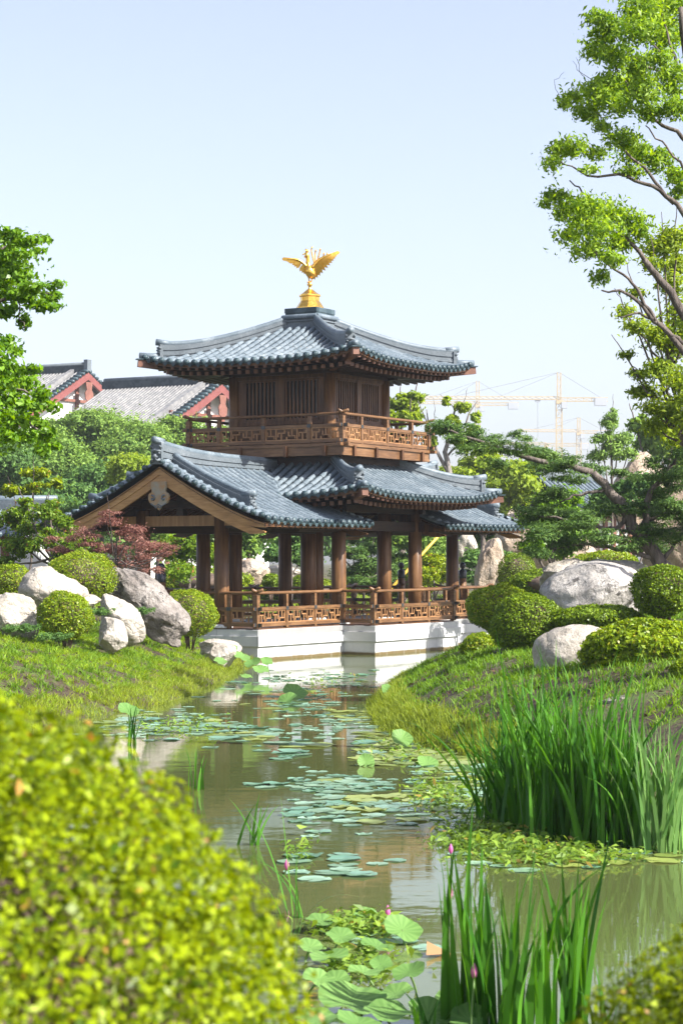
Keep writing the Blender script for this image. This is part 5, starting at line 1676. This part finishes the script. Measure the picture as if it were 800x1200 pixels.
o = bpy.data.objects.new('small_lily_pads', me); COL.objects.link(o); tag(o, 'smallest lily pads scattered between the larger ones', kind='stuff')
# water weed mat under the iris
rgn = np.random.default_rng(3)
P = []
for (x, y, hw_, hh, n) in ((560, 985, 50, 18, 900), (520, 935, 40, 24, 450), (660, 1008, 90, 10, 500), (485, 880, 60, 18, 260), (600, 990, 60, 24, 900), (350, 1000, 20, 20, 60), (415, 1092, 50, 12, 500), (420, 1135, 50, 20, 260), (210, 852, 60, 14, 250), (380, 800, 70, 12, 120)):
    for i in range(n):
        u, v = rgn.normal() * .5, rgn.normal() * .5
        p = wat(x + u * hw_, y + v * hh)
        P.append((p.x, p.y, abs(rgn.normal()) * .04 + .015))
P = np.array(P); P = P[sdist(P[:, 0], P[:, 1]) < .1]
o = leaf_obj('water_weed', P, np.tile([0, 0, .9], (len(P), 1)), .085, FOL['weed'], None, .34, .8); tag(o, 'loose mat of yellow green water weed around the iris and lily pads', kind='stuff')

M['litter'] = foliage('leaf_litter', (.035, .02, .01), (.14, .09, .045), .1, .8)
# ================================================================== BLADES: iris, grass
def blades(bases, h, w, lean=.25, curl=.5, seg=5, seed=0, hv=.25, dirs=None):
    """curved tapering blades as strips; returns V, F, rnd"""
    rg = np.random.default_rng(seed); n = len(bases); bases = np.asarray(bases)
    a = rg.uniform(0, 2 * PI, n); H = h * (1 + hv * rg.normal(size=n)).clip(.35, 1.6)
    le = np.abs(rg.normal(size=n)) * lean; cu = np.abs(rg.normal(size=n)) * curl
    dx, dy = np.cos(a), np.sin(a); b = rg.uniform(0, 2 * PI, n); sx, sy = np.cos(b), np.sin(b)
    Vs = []
    for k in range(seg + 1):
        t = k / seg
        out_ = H * (le * t + cu * t ** 3 * .6); z = H * (t - .35 * cu * t ** 3)
        ww = w * (1 - t ** 2.2) * .5 + .0006
        c = np.stack([bases[:, 0] + dx * out_, bases[:, 1] + dy * out_, bases[:, 2] + z], 1)
        sd = np.stack([sx * ww, sy * ww, 0 * sx], 1)
        Vs += [c - sd, c + sd]
    V = np.stack(Vs, 1).reshape(-1, 3)
    base = np.arange(n)[:, None] * (2 * (seg + 1)); F = []
    for k in range(seg): F.append(base + np.array([[2 * k, 2 * k + 1, 2 * k + 3, 2 * k + 2]]))
    F = np.stack(F, 1).reshape(-1, 4)
    return V, F, np.repeat(rg.random(n), seg)


def iris(x, ybase, hpx, spread, n, label, seed, fol='iris', w=.036, lean=.16, curl=.22, name='iris_clump', group='iris clumps in the water', d=None, sy=.5):
    p = wat(x, ybase) if d is None else at(x, ybase, d); s = p.y / F_PX
    p.z = max(gz(p.x, p.y), -.02) - .02
    rg = np.random.default_rng(seed)
    bs = np.stack([rg.normal(size=n) * spread * s * .5, rg.normal(size=n) * spread * s * sy, np.zeros(n)], 1)
    V, F, r_ = blades(bs, hpx * s, w, lean, curl, 7, seed, .2)
    o = mesh_obj(name, V, F, FOL[fol], None, r_, smooth=True, loc=p)
    tag(o, label, 'plant', group); return o
iris(590, 968, 138, 34, 84, 'arching dark iris clump at the left end of the tall stand', 1, lean=.3, curl=.5)
iris(622, 975, 170, 32, 90, 'tallest dense iris clump under the cream boulder', 2)
iris(662, 985, 170, 34, 96, 'upright iris clump in the middle of the tall stand', 3)
iris(702, 990, 174, 32, 84, 'iris clump right of the middle with tips at the hedge', 4)
iris(738, 992, 155, 24, 55, 'thinner iris clump left of the round lotus leaf', 5)
iris(776, 998, 150, 26, 70, 'pale lit iris clump at the right frame edge', 6, 'lotus')
iris(640, 955, 146, 60, 90, 'shadowy back row of iris leaning on the bank', 7)
iris(548, 1210, 185, 26, 32, 'left half of the near iris clump at the bottom of the frame', 8, w=.042, lean=.06, curl=.1, d=11.6)
iris(605, 1235, 180, 52, 48, 'dense near iris clump rising from the bottom of the frame', 9, w=.042, lean=.12, curl=.15, d=11.3)
iris(672, 1225, 190, 26, 30, 'right leaning near iris clump beside the blurred shrub', 10, w=.034, lean=.14, curl=.12, d=11.5)
iris(152, 872, 50, 10, 9, 'few short iris blades against the left lily patch', 11, w=.03)
iris(228, 925, 46, 12, 9, 'few thin blades at the edge of the blurred shrub by the water', 12, w=.022)
iris(292, 990, 60, 10, 8, 'sparse iris blades beside the blurred shrub and mid pond pads', 13, w=.026, lean=.25)
iris(345, 1075, 95, 16, 9, 'thin arching grass blades over the pink bud near the shrub', 14, w=.02, lean=.6, curl=.6)
iris(500, 1215, 60, 14, 8, 'broken bent leaves left of the near iris clump', 15, w=.03, lean=.5, d=11.4)
iris(700, 1225, 80, 20, 12, 'short blades between the near iris and the right blurred shrub', 16, w=.02, lean=.4, d=11.4)

def on_bank(n, xr, yr, dmin, dmax, seed, keep=None):
    rg = np.random.default_rng(seed); X = rg.uniform(*xr, n); Y = rg.uniform(*yr, n); d = sdist(X, Y)
    k = (d > dmin) & (d < dmax)
    if keep is not None: k &= keep(X, Y, d, rg)
    X, Y = X[k], Y[k]
    return np.stack([X, Y, ground_z(X, Y) - .01], 1)
PAVM = lambda X, Y: (abs((X - PX0) * math.sin(ANG) + (Y - PY0) * math.cos(ANG)) < 7.2) & (abs(-(X - PX0) * math.cos(ANG) + (Y - PY0) * math.sin(ANG)) < 2.8)

def tufts(B, k, h, w, spread, fol, name, label, seed, lean=.5, curl=.7, seg=3):
    rg = np.random.default_rng(seed)
    b = np.repeat(B, k, 0); b[:, :2] += rg.normal(size=(len(b), 2)) * spread
    b[:, 2] = ground_z(b[:, 0], b[:, 1]) - .01
    V, F, r_ = blades(b, h, w, lean, curl, seg, seed, .35)
    tone = np.repeat(rg.uniform(-.25, .25, len(B)), k); r_ = np.clip(r_ * .6 + .2 + np.repeat(tone, seg), 0, 1)
    o = mesh_obj(name, V, F, FOL[fol], None, r_, smooth=True); tag(o, label, kind='stuff'); return o
patch = lambda X, Y, d, rg: np.array([noise.noise(Vector((x * 1.1, y * .9, 3))) + .5 * noise.noise(Vector((x * 3, y * 3, 7))) for x, y in zip(X, Y)]) > -.14
tufts(on_bank(7500, (-12, -2), (31, 57), .35, 8, 1, lambda X, Y, d, rg: patch(X, Y, d, rg) & ~PAVM(X, Y)), 15, .095, .014, .045, 'grass', 'bank_grass', 'tufted lime green grass covering the left bank', 1, .9, .9)
tufts(on_bank(4200, (-12, -2), (31, 57), .7, 8, 11, lambda X, Y, d, rg: (rg.random(len(X)) < .45) & ~PAVM(X, Y)), 18, .13, .016, .05, 'grass_d', 'dark_grass', 'darker green grass tufts dotted over the left bank', 12, .9, .9)
tufts(on_bank(9000, (-8, -2), (31, 57), -.05, .75, 2, lambda X, Y, d, rg: ~PAVM(X, Y)), 9, .11, .012, .06, 'straw', 'waterside_grass', 'fine yellowish grass fringing the left waterline', 2)
tufts(on_bank(9000, (.2, 9), (24, 60), .35, 6, 3, lambda X, Y, d, rg: np.array([noise.noise(Vector((x * .8, y * .6, 9))) for x, y in zip(X, Y)]) > -.42 + .3 * sstep(30, 25, Y)), 13, .10, .015, .06, 'grass_d', 'slope_grass', 'dark green grass on the slope of the right bank', 3)
tufts(on_bank(9000, (.2, 4), (26.5, 46), -.05, .5, 4), 12, .13, .012, .05, 'straw', 'waterside_grass', 'long straw coloured grass at the tip of the right bank', 4, .3, .5)
tufts(on_bank(9000, (-4, 8), (4, 14), .0, 3, 5), 8, .15, .016, .07, 'grass', 'near_grass', 'green grass on the near bank under the blurred shrubs', 5)
tufts(on_bank(9000, (-30, 30), (58, 110), .2, 40, 6, lambda X, Y, d, rg: ~PAVM(X, Y)), 7, .16, .04, .15, 'grass', 'lawn_grass', 'sunny lawn grass behind the pavilion', 6)
B_ = np.concatenate([on_bank(4500, (.5, 9), (22, 50), .3, 8, 21), on_bank(3000, (-12, -2), (31, 56), .3, 8, 22)]); B_[:, 2] += .025
o = leaf_obj('leaf_litter', B_, np.tile([0, 0, 1.2], (len(B_), 1)), .06, M['litter'], None, .6, 1.0); tag(o, 'brown fallen leaves and bark chips scattered over the bank soil', kind='stuff')
# small juniper sprays between the left rocks
for i, (x, y, d, lab) in enumerate([(160, 715, 46.5, 'low feathery juniper spray hanging over the big grey rock'), (112, 716, 44, 'juniper spray between the round shrub and the slanting boulder'), (22, 735, 40, 'spreading juniper on the slope below the leftmost boulder'), (60, 745, 40.5, 'spreading juniper below the round clipped shrub')]):
    p = at(x, y, d); g0 = gz(p.x, p.y)
    P, nr = blob_points([(0, 0, max(p.z - g0, .08), .28, .22, .09), (.2, .05, max(p.z - g0, .08) + .02, .2, .18, .07)], 1500, 6, .5, .5)
    o = leaf_obj('juniper', P, nr, .06, FOL['bg_dark'], None, .25, 1.0); o.location = (p.x, p.y, g0); tag(o, lab, 'shrub', 'junipers between the left rocks')

# ================================================================== LOTUS
def lotus_leaf(parent, c, r, tilt, seed, top=(0, 0, 0)):
    rg = random.Random(seed); n = 28; rings = 6; vs = [(0, 0, 0)]
    ph = rg.uniform(0, 6)
    for j in range(1, rings + 1):
        t = j / rings
        for i in range(n):
            a = 2 * PI * i / n
            wv = .10 * t ** 2 * math.sin(a * 3 + ph) + .05 * t ** 3 * math.sin(a * 7 + ph * 2)
            rr = t * (1 + .04 * math.sin(a * 5 + ph))
            vs.append((rr * math.cos(a) * r, rr * math.sin(a) * r, r * (.16 * t ** 1.6 + wv)))
    fs = [(0, 1 + i, 1 + (i + 1) % n) for i in range(n)]
    for j in range(rings - 1):
        fs += [(1 + j * n + i, 1 + (j + 1) * n + i, 1 + (j + 1) * n + (i + 1) % n, 1 + j * n + (i + 1) % n) for i in range(n)]
    R_ = Matrix.Rotation(tilt[0], 4, 'X') @ Matrix.Rotation(tilt[1], 4, 'Y')
    vs = [R_ @ Vector(v) + Vector(c) for v in vs]
    me = bpy.data.meshes.new('leaf'); me.from_pydata(vs, [], fs); me.materials.append(FOL['lotus'])
    val = np.array([.35 + .3 * ((k % n) % 2) for k in range(len(fs))], dtype=np.float32) * rg.uniform(.7, 1.4)
    a = me.attributes.new('rnd', 'FLOAT', 'FACE'); a.data.foreach_set('value', val)
    me.polygons.foreach_set('use_smooth', [True] * len(fs))
    o = bpy.data.objects.new('leaf', me); COL.objects.link(o); o.parent = parent
    return o


def lotus(x, y, d, r, tilt, label, seed, base=None, bud=False):
    """one lotus leaf (or bud) on its own stalk: leaf centre at photo pixel x, y, distance d"""
    c = at(x, y, d); root = empty('lotus_bud' if bud else 'lotus_leaf', (c.x, c.y, -.05), 0, label, 'lotus', 'lotus buds' if bud else 'lotus leaves standing out of the water')
    top = Vector((0, 0, max(c.z + .05, .08)))
    st = MB().mat(M['stalk'], True)
    bx_ = Vector((.06 * math.sin(seed), .06 * math.cos(seed), 0))
    st.tube(smooth_path([bx_ * 1.6, bx_ + Vector((0, 0, top.z * .5)), top], 4), .007, 6); st.build('stalk', root)
    if not bud: lotus_leaf(root, top, r, tilt, seed)
    else:
        b_ = MB().mat(FOL['petal'], True)
        b_.lathe([(.004, -.01), (.015, .008), (.020, .027), (.016, .048), (.008, .066), (.001, .078)], top, 10)
        o = b_.build('bud', root)
        a = o.data.attributes.new('rnd', 'FLOAT', 'FACE'); a.data.foreach_set('value', np.linspace(.2, .9, len(o.data.polygons)).astype(np.float32))
    return root
M['stalk'] = simple('green_stalk', [(.3, (.07, .14, .03)), (.7, (.13, .22, .05))], 8, .5, 0)
LT = [(410, 1174, 11.9, .19, (.25, .1), 'largest round lotus leaf at the bottom beside the blurred shrub'), (385, 1122, 13.2, .12, (.1, -.1), 'pale lotus leaf just above the largest bottom one'), (470, 1090, 14.2, .13, (.5, .25), 'curled yellow green lotus leaf standing above the others'),
      (440, 1110, 13.6, .11, (.1, .2), 'flat lotus leaf in the middle of the near group'), (462, 1165, 12.0, .11, (.15, -.2), 'lotus leaf touching the near iris from the left'), (500, 1188, 11.6, .12, (.5, .3), 'folded lotus leaf at the foot of the near iris'),
      (548, 1196, 11.4, .11, (.6, -.3), 'upturned lotus leaf at the bottom below the pink bud'), (425, 1140, 12.6, .10, (.05, .1), 'small lotus leaf between the two large ones'), (375, 1080, 14.6, .11, (.15, .1), 'lotus leaf low beside the shrub near the weeds'),
      (428, 1078, 14.9, .10, (.7, .2), 'tilted lotus leaf with a ragged edge behind the group'), (370, 1195, 11.5, .13, (.1, .0), 'dark lotus leaf cut by the bottom frame edge'),
      (605, 898, 20.8, .15, (.55, .1), 'backlit round lotus leaf on a stalk before the tall iris'), (760, 951, 19.6, .13, (1.0, -.2), 'bright round lotus leaf held upright before the right iris'), (552, 905, 21.5, .13, (.2, .3), 'dark lotus leaf left of the tall iris'),
      (460, 812, 37, .22, (.5, .3), 'lotus leaf at the tip of the right bank'), (345, 812, 40, .24, (.5, .2), 'lotus leaf standing in the railing reflection'), (335, 822, 38.5, .22, (.4, -.4), 'lower lotus leaf in the railing reflection'),
      (470, 866, 29.2, .15, (.8, .3), 'lotus leaf rising from the crowded pads by the right bank'), (428, 893, 26.5, .11, (1.0, .1), 'single small lotus leaf above the dark water'), (500, 895, 26.5, .14, (.5, .3), 'lotus leaf above the yellowish pads nearer the iris'),
      (283, 770, 48.5, .27, (.4, .3), 'big lotus leaf right at the plinth corner'), (296, 777, 48, .26, (.5, -.3), 'lotus leaf in front of the plinth corner'), (270, 760, 49, .22, (.6, .2), 'upper lotus leaf over the pinkish stone'), (305, 785, 46.5, .26, (.4, .2), 'lowest lotus leaf of the group at the plinth'), (258, 775, 48, .22, (.4, .2), 'lotus leaf left of the plinth corner group'), (312, 775, 47.6, .2, (.6, .3), 'rightmost lotus leaf of the group at the plinth'), (288, 793, 46, .2, (.2, .2), 'flat lotus leaf below the plinth group'),
      (150, 832, 31.5, .16, (.5, .3), 'lotus leaf beside the short iris blades at left')]
LT = [(a, b_, c_, r * (.72 if c_ > 44 else 1), t_, l) for a, b_, c_, r, t_, l in LT]
LT += [(398, 1098, 13.9, .10, (.3, .1), 'low lotus leaf between the pale one and the curled one'), (452, 1188, 11.5, .13, (.2, .1), 'lotus leaf cut by the bottom edge right of the largest one'), (418, 1200, 11.3, .12, (.1, .3), 'lotus leaf hanging below the largest one at the frame edge'),
       (478, 1140, 12.5, .10, (.3, -.3), 'tilted lotus leaf beside the tallest near iris blade'), (392, 1150, 12.4, .09, (.4, -.1), 'half hidden lotus leaf tucked under the largest one'), (525, 1175, 11.8, .09, (.6, .1), 'narrow folded lotus leaf inside the near iris'),
       (362, 1110, 13.6, .10, (.2, .2), 'lotus leaf emerging from behind the blurred shrub'), (372, 1148, 12.4, .10, (.3, .2), 'shaded lotus leaf against the blurred shrub'), (445, 1130, 12.9, .07, (.5, .0), 'smallest lotus leaf of the near group')]
for i, (x, y, d, r, tl, lab) in enumerate(LT): lotus(x, y, d, r, tl, lab, i + 1)
for i, (x, y, d, lab) in enumerate([(554, 1146, 11.3, 'pink lotus bud in front of the near iris clump'), (453, 1074, 14.6, 'purple lotus bud above the curled leaf'), (335, 1018, 16.5, 'pink lotus bud at the edge of the blurred shrub'), (527, 1000, 17.5, 'tiny dark bud on a stalk in the open water')]):
    lotus(x, y, d, .1, (0, 0), lab, 60 + i, bud=True)
p = wat(512, 1120)
o = leaf_obj('fallen_leaf', np.array([[0, 0, .01]]), np.array([[0, 0, 3.]]), .16, FOL['straw_dead'], None, .8); o.location = p; tag(o, 'reddish dead leaf floating near the near iris', 'leaf')

# yellow prop pole by the right columns
pp = MB().mat(simple('yellow_pole', [(.3, (.55, .32, .03)), (.7, (.65, .42, .05))], 2, .5, 0), True); a = at(494, 650, 74); b_ = at(514, 628, 74)
dv = (b_ - a).normalized(); a = a - dv * ((a.z - gz(a.x, a.y)) / dv.z); pp.tube([a, b_ + dv * .4], .05, 8); o = pp.build('support_pole'); tag(o, 'slanting yellow support pole seen between the right columns', 'pole')

# ================================================================== HAZE, LIGHT
hz = MB(); hm, nt, out = new_mat('haze_air')
vp = nt.nodes.new('ShaderNodeVolumePrincipled'); vp.inputs['Color'].default_value = (.86, .93, 1.0, 1); vp.inputs['Density'].default_value = .00031; vp.inputs['Anisotropy'].default_value = .25
nt.links.new(vp.outputs[0], out.inputs['Volume'])
hz.mat(hm).box(-1200, 1200, -1200, 1230, -2.2, 105); o = hz.build('haze'); tag(o, 'thin pale summer haze in the air', kind='stuff')

SUN_DIR = Vector((.90, -.44, 0)).normalized() * math.cos(math.radians(40)) + Vector((0, 0, math.sin(math.radians(40))))
sd = bpy.data.lights.new('sun', 'SUN'); sd.energy = 4.8; sd.angle = math.radians(.55); sd.color = (1, .955, .88)
so = bpy.data.objects.new('sun', sd); COL.objects.link(so); so.rotation_euler = SUN_DIR.to_track_quat('Z', 'Y').to_euler(); so.location = (30, -20, 60)
wd = bpy.data.worlds.new('World'); scene.world = wd; wd.use_nodes = True
nt = wd.node_tree
for n_ in list(nt.nodes): nt.nodes.remove(n_)
sky = nt.nodes.new('ShaderNodeTexSky'); sky.sky_type = 'NISHITA'; sky.sun_disc = False
sky.sun_elevation = math.radians(40); sky.sun_rotation = math.atan2(SUN_DIR.x, SUN_DIR.y)
sky.air_density = 1.0; sky.dust_density = 1.6; sky.ozone_density = 2.5; sky.altitude = 20
bg = nt.nodes.new('ShaderNodeBackground'); bg.inputs['Strength'].default_value = .094
ow = nt.nodes.new('ShaderNodeOutputWorld'); hs = nt.nodes.new('ShaderNodeHueSaturation'); hs.inputs['Saturation'].default_value = .68; tn = mixc(nt, 1.0, sky.outputs[0], (1.05, .955, 1.03)); nt.nodes[-1].blend_type = 'MULTIPLY'; nt.links.new(tn, hs.inputs['Color']); nt.links.new(hs.outputs[0], bg.inputs[0]); nt.links.new(bg.outputs[0], ow.inputs[0])
scene.view_settings.view_transform = 'Standard'; scene.view_settings.look = 'None'; scene.view_settings.gamma = 1; scene.view_settings.exposure = 1.36
cy = scene.cycles
cy.max_bounces = 7; cy.diffuse_bounces = 3; cy.glossy_bounces = 3; cy.transmission_bounces = 3; cy.volume_bounces = 0; cy.transparent_max_bounces = 4
cy.use_denoising = True; cy.use_adaptive_sampling = True; cy.adaptive_threshold = .02; cy.sample_clamp_indirect = 6
